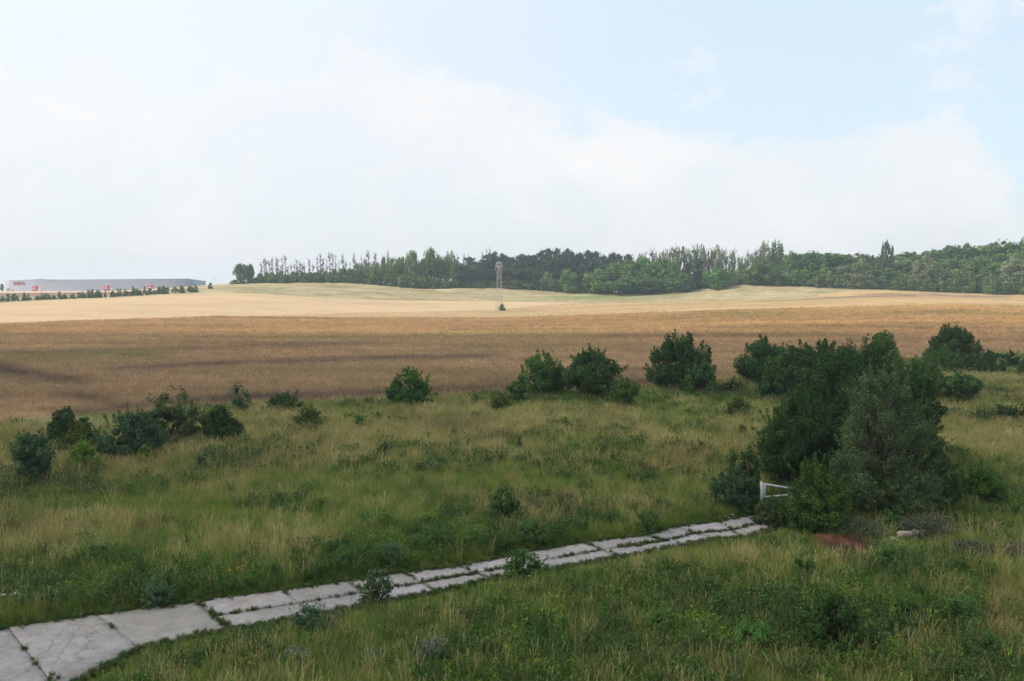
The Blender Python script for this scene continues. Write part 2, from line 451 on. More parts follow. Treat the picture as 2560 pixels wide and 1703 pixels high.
def concrete_mat():
    m, nt, out = new_mat('weathered_concrete')
    a = N(nt, 'ShaderNodeAttribute', attribute_name='col')
    g = N(nt, 'ShaderNodeNewGeometry')
    c = a.outputs['Color']
    for s, lo, hi, d in ((.9, .8, 1.16, 6), (7, .86, 1.12, 6), (60, .72, 1.25, 3)):
        n = N(nt, 'ShaderNodeTexNoise', i_Scale=s, i_Detail=float(d), i_Roughness=.65); nt.links.new(g.outputs[0], n.inputs[0])
        mr = N(nt, 'ShaderNodeMapRange', i_1=.3, i_2=.7, i_3=lo, i_4=hi); nt.links.new(n.outputs[0], mr.inputs[0])
        c = mixc(nt, c, mr.outputs[0], 1.0, 'MULTIPLY')
    n = N(nt, 'ShaderNodeTexNoise', i_Scale=.55, i_Detail=8.0, i_Roughness=.7); nt.links.new(g.outputs[0], n.inputs[0])
    mr = N(nt, 'ShaderNodeMapRange', i_1=.52, i_2=.66, i_3=0.0, i_4=.5); nt.links.new(n.outputs[0], mr.inputs[0])
    c = mixc(nt, c, (.29, .235, .195), mr.outputs[0])
    wv = N(nt, 'ShaderNodeTexNoise', i_Scale=2.2, i_Detail=6.0); nt.links.new(g.outputs[0], wv.inputs[0])
    ws = mixc(nt, g.outputs[0], wv.outputs['Color'], .22)
    vo = N(nt, 'ShaderNodeTexVoronoi', i_Scale=.33); vo.feature = 'DISTANCE_TO_EDGE'; nt.links.new(ws, vo.inputs['Vector'])
    cr_ = N(nt, 'ShaderNodeMapRange', i_1=.002, i_2=.007, i_3=.38, i_4=0.0); nt.links.new(vo.outputs['Distance'], cr_.inputs[0])
    c = mixc(nt, c, (.10, .095, .07), cr_.outputs[0])
    st = N(nt, 'ShaderNodeTexNoise', i_Scale=1.7, i_Detail=9.0, i_Roughness=.75); nt.links.new(g.outputs[0], st.inputs[0])
    sm = N(nt, 'ShaderNodeMapRange', i_1=.5, i_2=.72, i_3=0.0, i_4=.6); nt.links.new(st.outputs[0], sm.inputs[0])
    c = mixc(nt, c, (.15, .145, .12), sm.outputs[0])
    bp = N(nt, 'ShaderNodeBump', i_Strength=.35, i_Distance=.02); nt.links.new(n.outputs[0], bp.inputs['Height'])
    p = N(nt, 'ShaderNodeBsdfPrincipled', i_Roughness=.9); p.inputs['Specular IOR Level'].default_value = .2
    nt.links.new(c, p.inputs['Base Color']); nt.links.new(bp.outputs[0], p.inputs['Normal']); nt.links.new(p.outputs[0], out.inputs[0])
    return m

def build_path():
    r = np.random.default_rng(21)
    V = []; L = []; Cn = []; C = []; n = 0
    joints = []
    for k in range(len(PU) - 1):
        lanes = [(0, 1)] if k < 5 else [(0, .54), (.54, 1)]
        wide = k >= 8
        for a, b in lanes:
            ga = .012 if a == 0 else (.035 if wide else .02) / 2.2
            gb = .012 if b == 1 else (.035 if wide else .02) / 2.2
            la, lb = a + ga, b - gb
            def pt(t, w):
                U = PU[k] + (PU[k + 1] - PU[k]) * t; D = PL[k] + (PL[k + 1] - PL[k]) * t
                return U + (D - U) * w
            m = 14
            e = .006 if not wide else .008
            ts = np.linspace(e, 1 - e, m); ws = np.linspace(la, lb, 6)
            top = np.array([[pt(t, w) for w in ws] for t in ts])
            jit = r.normal(size=(m, 2)) * (.025 if not wide else .05)
            top[:, 0] += jit; top[:, -1] += r.normal(size=(m, 2)) * (.025 if not wide else .07)
            zt = .045 + r.uniform(-.01, .01) + (np.linspace(0, 1, 6)[None] * r.uniform(-.012, .012)) + (np.linspace(0, 1, m)[:, None] * r.uniform(-.012, .012))
            P = np.concatenate([top, np.broadcast_to(zt, (m, 6))[..., None]], -1).reshape(-1, 3)
            i = (np.arange(m - 1)[:, None] * 6 + np.arange(5)[None])
            f = np.stack([i, i + 6, i + 7, i + 1], -1).reshape(-1, 4)
            # skirt down into the soil
            ring = np.concatenate([np.arange(6), np.arange(1, m) * 6 + 5, (m - 1) * 6 + np.arange(4, -1, -1), np.arange(m - 2, 0, -1) * 6])
            lowv = P[ring].copy(); lowv[:, 2] = -.12
            q = len(ring); j = np.arange(q)
            fs = np.stack([ring, ring[(j + 1) % q], len(P) + (j + 1) % q, len(P) + j], -1)
            tone = np.array([.325, .300, .288]) * r.uniform(.82, 1.08) * np.array([1, r.uniform(.97, 1.02), r.uniform(.95, 1.05)])
            V.append(np.concatenate([P, lowv])); F4 = np.concatenate([f, fs]) + n
            L.append(F4); C.append(np.broadcast_to(tone, (len(P) + q, 3))); n += len(P) + q
    F4 = np.concatenate(L)
    me = poly_mesh('path', np.concatenate(V), F4, np.full(len(F4), 4), np.concatenate(C), concrete_mat())
    o = link('path', me); tag(o, kind='structure')
build_path()

# ------------------------------------------------------------------ meadow plants (uncountable)
def blade_tuft(name, n, hgt, spread, width, lean, cols, head=0.0, headw=3.0, seed=0, segs=3):
    r = np.random.default_rng(seed)
    V = []; Fc = []; C = []; k0 = 0
    for i in range(n):
        an = r.uniform(0, 2 * np.pi); rad = spread * math.sqrt(r.uniform())
        b = np.array([math.cos(an) * rad, math.sin(an) * rad, -.03])
        h = hgt * r.uniform(.55, 1.1); ln = lean * r.uniform(.2, 1.5); dr = an + r.normal() * .9
        d = np.array([math.cos(dr), math.sin(dr), 0])
        side = np.array([-math.sin(dr + r.normal() * .8), math.cos(dr + r.normal() * .8), 0]); side = side / np.linalg.norm(side)
        c = np.asarray(cols[r.integers(len(cols))]) * r.uniform(.8, 1.2)
        isH = r.uniform() < head
        for s in range(segs + 1):
            t = s / segs
            p = b + d * ln * h * t ** 1.8 + np.array([0, 0, h * (t - .18 * ln * t * t)])
            w = width * (1 - .85 * t)
            if isH: w = width * (.55 if t < .7 else headw if t < .95 else .8)
            V += [p - side * w * .5, p + side * w * .5]; C += [c, c * (1.0 if not isH or t < .6 else 1.12)]
        for s in range(segs):
            a = k0 + 2 * s; Fc.append([a, a + 1, a + 3, a + 2])
        k0 += 2 * (segs + 1)
    return poly_mesh(name, V, Fc, np.full(len(Fc), 4), np.clip(np.array(C), 0, 2), M_INST)

def herb(name, stems, hgt, spread, nleaf, L, W, cols, flower=None, seed=0, flsize=.05, nfl=6):
    r = np.random.default_rng(seed)
    pos = []; nr = []; cc = []; Ls = []; Ws = []
    for i in range(stems):
        an = r.uniform(0, 2 * np.pi); rad = spread * math.sqrt(r.uniform())
        b = np.array([math.cos(an) * rad * .4, math.sin(an) * rad * .4, 0.]); tp = np.array([math.cos(an) * rad, math.sin(an) * rad, hgt * r.uniform(.6, 1.1)])
        t = r.uniform(.05, 1, nleaf)[:, None]
        p = b + (tp - b) * t + r.normal(size=(nleaf, 3)) * L * .55 * (1.3 - t)
        pos.append(p); nr.append(r.normal(size=(nleaf, 3)) * .6 + [0, 0, .8])
        c0 = np.asarray(cols[r.integers(len(cols))])
        cc.append(c0 * r.uniform(.75, 1.25, (nleaf, 1))); Ls.append(np.full(nleaf, L)); Ws.append(np.full(nleaf, W))
        if flower is not None and r.uniform() < .6:
            m = nfl
            pos.append(tp + r.normal(size=(m, 3)) * [.05, .05, .025] + [0, 0, .02]); nr.append(r.normal(size=(m, 3)) * .4 + [0, 0, 1])
            cc.append(np.asarray(flower) * r.uniform(.8, 1.15, (m, 1))); Ls.append(np.full(m, flsize)); Ws.append(np.full(m, flsize * .8))
    v, l, c, col = leaf_quads(np.concatenate(pos), np.concatenate(nr), np.concatenate(Ls), np.concatenate(Ws), np.concatenate(cc), r)
    return poly_mesh(name, v, l, c, np.clip(col, 0, 3), M_INST)

def proto(me):
    return bpy.data.objects.new(me.name, me)

def scatter(name, label, cat, pts, rot, scl, tint, idx, meshes):
    me = bpy.data.meshes.new(name)
    n = len(pts)
    me.vertices.add(n); me.vertices.foreach_set('co', np.asarray(pts, np.float32).ravel())
    def att(nm, ty, key, arr):
        a = me.attributes.new(nm, ty, 'POINT'); a.data.foreach_set(key, np.ascontiguousarray(arr).ravel())
    att('rot', 'FLOAT_VECTOR', 'vector', np.asarray(rot, np.float32))
    att('scl', 'FLOAT_VECTOR', 'vector', np.asarray(scl, np.float32))
    att('tint', 'FLOAT_VECTOR', 'vector', np.asarray(tint, np.float32))
    att('idx', 'INT', 'value', np.asarray(idx, np.int32))
    me.materials.append(M_INST)
    o = link(name, me); tag(o, label, cat, kind='stuff')
    ng = bpy.data.node_groups.new(name + '_scatter', 'GeometryNodeTree')
    ng.interface.new_socket('Geometry', in_out='INPUT', socket_type='NodeSocketGeometry')
    ng.interface.new_socket('Geometry', in_out='OUTPUT', socket_type='NodeSocketGeometry')
    gi = ng.nodes.new('NodeGroupInput'); go = ng.nodes.new('NodeGroupOutput')
    iop = ng.nodes.new('GeometryNodeInstanceOnPoints'); jn = ng.nodes.new('GeometryNodeJoinGeometry')
    iop.inputs['Pick Instance'].default_value = True
    for m in meshes:
        oi = ng.nodes.new('GeometryNodeObjectInfo'); oi.inputs['Object'].default_value = proto(m); oi.inputs['As Instance'].default_value = True
        ng.links.new(oi.outputs['Geometry'], jn.inputs[0])
    def na(nm, ty):
        a = ng.nodes.new('GeometryNodeInputNamedAttribute'); a.data_type = ty; a.inputs['Name'].default_value = nm; return a.outputs['Attribute']
    e2r = ng.nodes.new('FunctionNodeEulerToRotation'); ng.links.new(na('rot', 'FLOAT_VECTOR'), e2r.inputs[0])
    ng.links.new(gi.outputs[0], iop.inputs['Points']); ng.links.new(jn.outputs[0], iop.inputs['Instance'])
    ng.links.new(na('idx', 'INT'), iop.inputs['Instance Index']); ng.links.new(e2r.outputs[0], iop.inputs['Rotation']); ng.links.new(na('scl', 'FLOAT_VECTOR'), iop.inputs['Scale'])
    ng.links.new(iop.outputs[0], go.inputs[0])
    md = o.modifiers.new('scatter', 'NODES'); md.node_group = ng
    return o

def sample_ground(n, dmin, dmax, power, half=.80):
    """random spots between two depths, density falling off as depth**-power"""
    q = 2 - power
    t = rng.uniform(size=n)
    d = (dmin ** q + t * (dmax ** q - dmin ** q)) ** (1 / q) if abs(q) > 1e-6 else dmin * (dmax / dmin) ** t
    s = rng.uniform(-half, half, n)
    return s * d, d

def fan(X, Y): return X / (Y + FP)

GCOL = [(1, 1, 1)]
dryM = [blade_tuft('dry_tuft', 22, .95, .22, .014, .35, [(1.15, 1.1, 1.0), (.85, .8, .7), (1, .92, .75)], head=.6, seed=s) for s in range(4)] + \
       [blade_tuft('dry_tuft_low', 26, .6, .3, .016, .8, [(1.1, 1.05, .95), (.75, .75, .6)], head=.3, seed=s + 40) for s in range(2)]
grnM = [blade_tuft('green_tuft', 26, .62, .24, .018, .6, [(1, 1, 1), (.8, .95, .8), (1.25, 1.1, .9)], seed=s + 10) for s in range(5)]
weedM = [herb('leafy_herb', 9, .72, .3, 24, .125, .055, [(1, 1, 1), (.8, .95, .9), (1.2, 1.1, .9)], seed=s + 20) for s in range(4)] + \
        [herb('feathery_herb', 12, .85, .25, 26, .09, .018, [(1, 1, 1), (1.15, 1.1, 1.3)], seed=s + 60) for s in range(2)]
flowM = [herb('yellow_herb', 6, .8, .22, 16, .08, .03, [(1, 1, 1)], flower=(7.5, 4.6, .9), seed=s + 30, nfl=9, flsize=.04) for s in range(3)] + \
        [herb('white_herb', 5, .85, .2, 14, .08, .025, [(1, 1, 1)], flower=(7, 5.5, 13), seed=s + 35, nfl=6, flsize=.045) for s in range(2)]

def meadow_plants():
    n = 260000
    X, Y = sample_ground(n, 19.5, 165, 1.55)
    ok = (Y < cA(fan(X, Y)) + .5) & ~in_path(X, Y, .05)
    for mu, mv, hw, dep in ((2120, 1385, 86, .9), (2020, 1347, 42, .45), (2290, 1362, 60, .6)):
        mx_, my_ = flat(mu, mv)
        ok &= ((X - mx_) / (hw * my_ / F)) ** 2 + ((Y - my_ - dep * .3) / (dep * 1.5)) ** 2 > 1 + .5 * (rng.uniform(size=n) - .5)
    X, Y = X[ok], Y[ok]; n = len(X)
    # kept short beside the slabs
    near = in_path(X, Y, .45)
    dry, weed = meadow_cover(X, Y)
    Z = zfun(X, Y)
    r1, r2 = rng.uniform(size=n), rng.uniform(size=n)
    isweed = r1 < weed ** 1.2 * .8
    isdry = ~isweed & (r2 < .08 + .88 * dry)
    isfl = isweed & (rng.uniform(size=n) < .09 * sstep(1400, 1520, uv_of(X, Y)[1]))
    far = np.clip(Y / 40, .8, 2.4)
    size = rng.uniform(.65, 1.2, n) * (.85 + .3 * fbm(X * .3, Y * .3, 101, 3))
    size = np.where(near, size * .45, size)
    dl = np.full(n, 99.)
    for k in range(1, len(PL) - 1):                                 # trodden, shorter growth along the near border
        a, b = PL[k], PL[k + 1]; e = b - a; L2 = e @ e
        t = np.clip(((X - a[0]) * e[0] + (Y - a[1]) * e[1]) / L2, 0, 1)
        dl = np.minimum(dl, np.hypot(X - a[0] - e[0] * t, Y - a[1] - e[1] * t))
    size = size * np.clip(.30 + dl * .26, .3, 1)
    wide = size * far ** .75
    tallv = size * (1 + .12 * (far - 1))
    rot = np.stack([rng.normal(0, .10, n), rng.normal(0, .10, n) , rng.uniform(0, 6.283, n)], -1)
    gn = fbm(X * .12 + 40, Y * .12, 111); gn2 = fbm(X * .5, Y * .5, 117, 3)
    v1 = (.78 + .44 * rng.uniform(size=n))[:, None]
    tdry = lerp(lerp(C_DRY * np.ones((n, 1)), np.array([.31, .23, .11]), np.clip((gn - .5) * 2.5, 0, 1) * .7), np.array([.27, .25, .10]), np.clip((gn2 - .45) * 2, 0, 1)) * v1
    tgrn = lerp(lerp(C_GRN * (1 + .5 * (gn2 - .5))[:, None], np.array([.29, .305, .08]), np.clip(dry * 1.1 - .15, 0, 1)), np.array([.095, .165, .045]), np.clip((gn2 - .5) * 3, 0, 1)) * v1
    twd = lerp(C_WEED * np.ones((n, 1)), np.array([.095, .14, .05]), np.clip((gn - .4) * 2.5, 0, 1)) * v1
    twd = lerp(twd, np.array([.165, .245, .048]), np.clip((gn2 - .54) * 4.5, 0, 1))
    pu, pv = uv_of(X, Y)
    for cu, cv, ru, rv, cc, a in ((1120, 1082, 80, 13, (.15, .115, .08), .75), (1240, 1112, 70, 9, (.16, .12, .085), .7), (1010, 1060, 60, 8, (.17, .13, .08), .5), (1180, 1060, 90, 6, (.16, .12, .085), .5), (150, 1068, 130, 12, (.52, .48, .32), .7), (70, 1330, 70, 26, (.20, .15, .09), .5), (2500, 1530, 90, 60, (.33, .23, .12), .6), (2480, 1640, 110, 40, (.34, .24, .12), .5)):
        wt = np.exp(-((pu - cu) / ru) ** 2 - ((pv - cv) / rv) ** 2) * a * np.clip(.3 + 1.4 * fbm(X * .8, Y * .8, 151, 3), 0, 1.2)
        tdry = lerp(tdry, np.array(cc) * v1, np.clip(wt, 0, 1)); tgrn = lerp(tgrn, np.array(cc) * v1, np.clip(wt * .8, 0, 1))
    P = np.stack([X, Y, Z], -1); S = np.stack([wide, wide, tallv], -1)
    for nm, lab, cat, mask, T, ms in (
        ('dry_grass', 'tall straw coloured dry grass spread over the meadow', 'dry grass', isdry, tdry, dryM),
        ('green_grass', 'green meadow grass growing between the dry stalks', 'grass', ~isweed & ~isdry, tgrn, grnM),
        ('leafy_weeds', 'dark green leafy weeds filling the meadow beside the slab path', 'weeds', isweed & ~isfl, twd, weedM),
        ('flowering_weeds', 'weeds with small yellow and white flowers in the near meadow', 'wild flowers', isfl, twd, flowM)):
        k = mask.sum()
        scatter(nm, lab, cat, P[mask], rot[mask], S[mask], T[mask], rng.integers(0, len(ms), k), ms)
meadow_plants()

def low_growth():
    """short green growth in the joints of the path and creeping over its edges"""
    r = np.random.default_rng(5); pts = []
    def joint(k, w0, w1, n, sp=.05):
        t = r.uniform(w0, w1, n); p = PU[k] + (PL[k] - PU[k]) * t[:, None]; pts.append(p + r.normal(size=(n, 2)) * sp)
    def mid(k, a, b, n, sp=.06, w=.54):
        t = r.uniform(a, b, n)[:, None]; U = PU[k] + (PU[k + 1] - PU[k]) * t; D = PL[k] + (PL[k + 1] - PL[k]) * t
        pts.append(U + (D - U) * w + r.normal(size=(n, 2)) * sp)
    joint(3, .35, .95, 10, .03); joint(3, .75, 1., 14, .09); joint(4, .3, .42, 5); joint(5, 0, 1, 40, .045); joint(5, .55, 1, 30, .07); joint(6, 0, .7, 14, .03); joint(7, .1, 1, 30)
    mid(2, .6, 1, 25, .1, .9); mid(5, 0, .55, 45, .03); mid(5, .55, 1, 8, .02); mid(6, 0, 1, 22, .03); mid(7, .3, 1, 26); mid(8, 0, 1, 90, .07); mid(9, .1, .6, 40, .06); mid(10, .2, 1, 50, .06); mid(11, .25, .7, 80, .13)
    mid(11, .6, 1, 40); mid(12, 0, 1, 60, .06); mid(13, 0, 1, 60, .07); mid(14, 0, 1, 60, .06)
    for k in range(8, 15): joint(k, 0, 1, 26, .05)
    for k in range(2, 15):                                          # creeping over the borders
        for w, n in ((1.0, 170 if k > 4 else 190), (0.0, 80)):
            mid(k, 0, 1, n, .11, w)
    p = np.concatenate(pts); n = len(p)
    T = lerp(np.array([.075, .125, .035]) * np.ones((n, 1)), np.array([.2, .18, .07]), (r.uniform(size=n) < .2) * .8) * r.uniform(.75, 1.25, (n, 1))
    s = r.uniform(.12, .34, n)
    scatter('path_weeds', 'low green weeds growing in the joints of the slab path', 'weeds', np.stack([p[:, 0], p[:, 1], np.full(n, .03)], -1),
            np.stack([r.normal(0, .2, n), r.normal(0, .2, n), r.uniform(0, 6.28, n)], -1), np.stack([s * 1.2, s * 1.2, s * .7], -1), T, r.integers(0, len(weedM + grnM), n), weedM + grnM)
low_growth()

cropM = [blade_tuft('crop_tuft', 20, .85, .42, .03, .3, [(1.15, 1.1, 1), (.8, .78, .75), (1, .95, .85)], head=.8, headw=2.6, seed=s + 80) for s in range(5)]
def crop():
    n = 150000
    X, Y = sample_ground(n, 58, 330, 1.5, .78)
    k = fan(X, Y); ok = (Y > cA(k) + .3) & (Y < cB(k) - 2)
    X, Y = X[ok], Y[ok]; n = len(X); Z = zfun(X, Y)
    c = crop_colour(X, Y, Z) * 1.25 * rng.uniform(.72, 1.28, (n, 1))
    s = rng.uniform(.7, 1.15, n) * (.8 + .4 * fbm(X * .1, Y * .3, 131, 3)); w = s * np.clip(Y / 70, .9, 2.6)
    scatter('ripe_crop', 'ripe brown crop standing in the field behind the meadow', 'crop', np.stack([X, Y, Z - .05], -1),
            np.stack([rng.normal(0, .12, n), rng.normal(0, .12, n), rng.uniform(0, 6.28, n)], -1), np.stack([w, w, s], -1), c, rng.integers(0, len(cropM), n), cropM)
crop()

# ------------------------------------------------------------------ shrubs and trees
PROF = {
    'round': ([0, .12, .4, .7, .9, 1], [.6, .85, 1, .86, .52, .12]),
    'dome': ([0, .1, .3, .6, .85, 1], [.92, 1, .98, .8, .45, .1]),
    'tree': ([.1, .2, .32, .55, .78, .93, 1], [.15, .55, .92, 1, .75, .42, .1]),
    'vase': ([0, .15, .45, .75, .92, 1], [.2, .34, .7, 1, .72, .25]),
    'cone': ([0, .12, .3, .55, .8, .93, 1], [.8, 1, .98, .76, .46, .26, .06]),
    'tall': ([.06, .18, .4, .65, .85, 1], [.3, .75, 1, .9, .6, .12]),
    'column': ([0, .08, .3, .6, .85, 1], [.5, .8, 1, .85, .5, .08]),
    'high': ([.30, .42, .58, .78, .92, 1], [.2, .72, 1, .98, .78, .45]),
    'skirt': ([0, .12, .35, .6, .8, .92, 1], [.9, 1, .9, .68, .46, .34, .16]),
    'wild': ([0, .15, .4, .65, .8, .92, 1], [.7, .95, 1, .92, .7, .4, .12]),
}

def crown_arrays(r, h, rw, prof, c1, c2, L, W, nleaf, nclump, spikes=0, airy=0.0, spike_len=.25, clump=.30, flat_=1.0, nz_=.42):
    pt, pr = PROF[prof]
    def env(t, a):
        lump = 1 + .22 * np.sin(a * 2 + ph[0] + t * 3) + .14 * np.sin(a * 3 + ph[1] - t * 5) + .1 * np.sin(a * 5 + ph[2] + t * 9)
        return np.interp(t, pt, pr) * rw * lump * .92
    ph = r.uniform(0, 6.28, 3)
    t0 = pt[0]
    K = nclump * 4
    t = r.uniform(t0 + .04, .99, K); w = np.interp(t, pt, pr); keep = r.uniform(size=K) < (w + .12) / 1.12
    t = t[keep][:nclump]; K = len(t)
    a = np.arange(K) * 2.39996 + r.uniform(0, .9, K)
    e = env(t, a); rr = e * np.where(r.uniform(size=K) < .72, r.uniform(.68, .9, K), r.uniform(.1, .6, K))
    cen = np.stack([rr * np.cos(a), rr * np.sin(a), t * h], -1)
    cr = np.minimum(rw, h * .55) * clump * r.uniform(.65, 1.3, K) * (.6 + .4 * np.interp(t, pt, pr))
    ctone = r.uniform(0, 1, K)
    p = cr ** 2 / (cr ** 2).sum()
    k = r.choice(K, nleaf, p=p)
    d = unit(r.normal(size=(nleaf, 3))); rad = cr[k] * (.45 + .6 * r.uniform(size=nleaf) ** .6)
    pos = cen[k] + d * rad[:, None] * [1, 1, flat_]
    nrm = d + r.normal(size=(nleaf, 3)) * nz_ + [0, 0, .3]
    tone = ctone[k]
    pos[:, 2] = np.maximum(pos[:, 2], .02 * h)
    if spikes:                                           # twigs that reach out of the crown, with leaves along them
        ts = r.uniform(max(t0, .12), 1, spikes); as_ = r.uniform(0, 6.28, spikes)
        es = env(ts, as_)
        o = np.stack([es * .8 * np.cos(as_), es * .8 * np.sin(as_), ts * h * .95], -1)
        dr = unit(np.stack([np.cos(as_) * (1.15 - ts), np.sin(as_) * (1.15 - ts), .35 + 1.1 * ts], -1) + r.normal(size=(spikes, 3)) * .28)
        ln = rw * spike_len * r.uniform(.5, 1.5, spikes)
        m = max(6, int(nleaf * .3 / spikes))
        ks = np.repeat(np.arange(spikes), m); tt = r.uniform(0, 1, len(ks))
        ps = o[ks] + dr[ks] * (ln[ks] * tt)[:, None] + r.normal(size=(len(ks), 3)) * (L * .7 * (1.25 - tt))[:, None]
        pos = np.concatenate([pos, ps]); nrm = np.concatenate([nrm, dr[ks] * .3 + r.normal(size=(len(ks), 3)) * .7 + [0, 0, .5]]); tone = np.concatenate([tone, r.uniform(.3, 1, len(ks))])
    if airy:
        keep = fbm(pos[:, 0] / rw * 3.1 + 7, pos[:, 2] / rw * 3.1 + pos[:, 1] / rw * 2, 7, 3) > airy
        pos, nrm, tone = pos[keep], nrm[keep], tone[keep]
    n = len(pos)
    col = lerp(np.asarray(c1) * np.ones((n, 1)), np.asarray(c2), np.clip(tone + r.normal(0, .18, n), 0, 1)) * r.uniform(.82, 1.2, (n, 1))
    v, l, c, cc = leaf_quads(pos, nrm, L, W, np.clip(col, .004, .9), r)
    return (v, l, c, cc), cen

def crown_mesh(name, arr, mat):
    v, l, c, cc = arr
    return poly_mesh(name, v, l, c, cc, mat)

def stems_mesh(name, r, h, rw, cen, stems, thick, bole=0.0, mat=None, twig=.3):
    tb = Tubes()
    o = np.argsort(-cen[:, 2])
    if bole:
        top = np.array([r.normal() * rw * .06, r.normal() * rw * .06, h * .8])
        ax = bent([0, 0, -.05 * h], top, r, 6, .02); tb.add(ax, np.linspace(thick, thick * .25, 6), 7)
        for k in range(len(cen)):
            z = np.clip(cen[k, 2] * .72 - .1 * h * r.uniform(), bole * h * .8, h * .78)
            s = np.array([np.interp(z, ax[:, 2], ax[:, 0]), np.interp(z, ax[:, 2], ax[:, 1]), z])
            tb.add(bent(s, cen[k], r, 4, .07), np.linspace(thick * .32, thick * .06, 4), 4)
    else:
        for k in range(len(cen)):
            a = r.uniform(0, 6.28); b = np.array([math.cos(a), math.sin(a), 0]) * rw * .14 * r.uniform()
            b[2] = -.03 * h
            tb.add(bent(b, cen[k], r, 5, .05), np.linspace(thick * .5, thick * .1, 5), 4)
    return tb.mesh(name, mat or M_BARK)

SEED = [100]
def near_plant(name, label, cat, u, vb, vt, half, prof, c1, c2, n=None, L=.17, W=.09, clumps=26, spikes=30, airy=0.0, bole=0.0, thick=None, group=None, spike_len=.40, clump=.235, d=None, flat_=1.0, dens=1.0):
    SEED[0] += 1
    r = np.random.default_rng(SEED[0])
    airy = max(airy, .18); spikes = int(spikes * 1.5); clumps = int(clumps * 1.3)
    X, Y = flat(u, vb)
    if d: X, Y = (u - CU) / F * d, d
    z = float(zfun(X, Y))
    h = zof(vt, Y) - z; rw = half * Y / F
    sc = np.clip(Y / 55, .75, 1.7); L_, W_ = L * sc, W * sc
    if n is None:
        area = math.pi * (rw * rw + 1.6 * rw * h)
        n = int(np.clip(area * 3.4 * dens / (L_ * W_ * .62), 500, 42000))
    arr, cen = crown_arrays(r, h, rw, prof, np.asarray(c1) * [1.12, 1.25, .95], np.asarray(c2) * [1.3, 1.42, 1.0], L_, W_, n, clumps, spikes, airy, spike_len, clump, flat_)
    root = empty(name, (X, Y, z), label, cat, group)
    link('crown', crown_mesh('crown', arr, M_NEAR), root)
    link('trunk', stems_mesh('trunk', r, h, rw, cen, 0, thick or (.05 + .02 * h), bole), root)
    return root

# real leaf colours
DK = ((.030, .060, .024), (.055, .095, .034)); DK2 = ((.026, .050, .022), (.044, .078, .030)); MID = ((.045, .088, .026), (.080, .130, .036))
LT = ((.070, .115, .030), (.115, .160, .042)); BLU = ((.036, .068, .042), (.062, .100, .060)); GRY = ((.052, .077, .042), (.102, .126, .068))
OLV = ((.055, .078, .026), (.090, .110, .036)); BRT = ((.085, .150, .030), (.14, .21, .05)); FRS = ((.038, .085, .026), (.068, .135, .038))

NP = near_plant
# the group of bushes by the field on one side of the meadow
NP('shrub', 'upright blue-green shrub with bare spreading tips, outermost of the bush group at the photo edge', 'shrub', 85, 1222, 1092, 50, 'vase', *BLU, clumps=22, spikes=60, spike_len=.5, clump=.26, dens=.8)
NP('bush', 'dark green bush at the outer end of the bush group, behind the olive bush', 'bush', 172, 1122, 1034, 54, 'round', *DK, clumps=22, spikes=30)
NP('bush', 'olive green bush standing between the blue-green shrub and the wide dark bush', 'bush', 208, 1140, 1068, 60, 'dome', *OLV, clumps=22, spikes=30, airy=.28)
NP('bush', 'wide dark bluish bush in the middle of the bush group', 'bush', 330, 1150, 1045, 84, 'dome', *BLU, clumps=34, spikes=50, airy=.25)
NP('bush', 'tall thin-leaved bush with see-through arching top behind the wide dark bush', 'bush', 436, 1116, 988, 76, 'wild', (.045, .066, .030), (.075, .095, .042), clumps=26, spikes=70, airy=.42, spike_len=.45, dens=.75)
NP('bush', 'dense dark green box-shaped bush at the inner end of the bush group', 'bush', 553, 1116, 1020, 43, 'round', *DK2, clumps=46, spikes=24, spike_len=.14, clump=.34, dens=1.3)
NP('sapling', 'thin sapling with sparse layered branches behind the box-shaped bush', 'sapling', 598, 1040, 970, 25, 'wild', *BLU, clumps=13, spikes=26, airy=.38, spike_len=.7, clump=.24, bole=.2, dens=.7)
NP('bush', 'low dark bush at the field edge near the thin sapling', 'bush', 714, 1034, 990, 45, 'dome', *DK, clumps=18, spikes=26)
NP('bush', 'low olive bush with thin twigs in front of the low dark field-edge bush', 'bush', 768, 1080, 1030, 48, 'dome', *OLV, clumps=20, spikes=26, airy=.34)
NP('sapling', 'bright green young sapling with two pointed tops in front of the olive bush', 'sapling', 206, 1188, 1106, 34, 'cone', *BRT, clumps=16, spikes=22, spike_len=.6, airy=.2, bole=.1)
NP('bush', 'small bright green bush at the foot of the wide dark bush', 'bush', 366, 1166, 1122, 30, 'dome', *LT, clumps=12, spikes=14)
NP('bush', 'small dark leafy bush in the grass beside the box-shaped bush', 'bush', 660, 1136, 1108, 26, 'dome', *MID, clumps=10, spikes=12)
# along the field edge
NP('tree', 'small fresh green tree with a tufted crown alone at the field edge', 'tree', 1027, 1022, 932, 52, 'wild', *FRS, clumps=30, spikes=50, spike_len=.4, clump=.2, airy=.24, bole=.12)
NP('sapling', 'tiny narrow sapling at the field edge before the low olive bush', 'sapling', 1190, 1024, 988, 9, 'column', *MID, clumps=8, spikes=8)
NP('bush', 'low olive bush at the field edge below the light green airy tree', 'bush', 1247, 1030, 984, 30, 'dome', *OLV, clumps=16, spikes=20)
NP('bush', 'narrow mid green bush leaning on the light green airy tree', 'bush', 1292, 1014, 956, 27, 'vase', *MID, clumps=16, spikes=18)
NP('tree', 'light green airy tree with forked trunk showing at the field edge', 'tree', 1355, 998, 890, 57, 'tree', (.050, .096, .030), (.085, .140, .042), clumps=34, spikes=36, airy=.34, bole=.18)
NP('tree', 'dark dense tree with short thick trunk beside the light green airy tree', 'tree', 1482, 1002, 882, 68, 'tree', *DK, clumps=40, spikes=40, bole=.14, thick=.28)
NP('bush', 'mid green bush tucked under the dark dense field-edge tree', 'bush', 1560, 1026, 954, 36, 'vase', *MID, clumps=18, spikes=24)
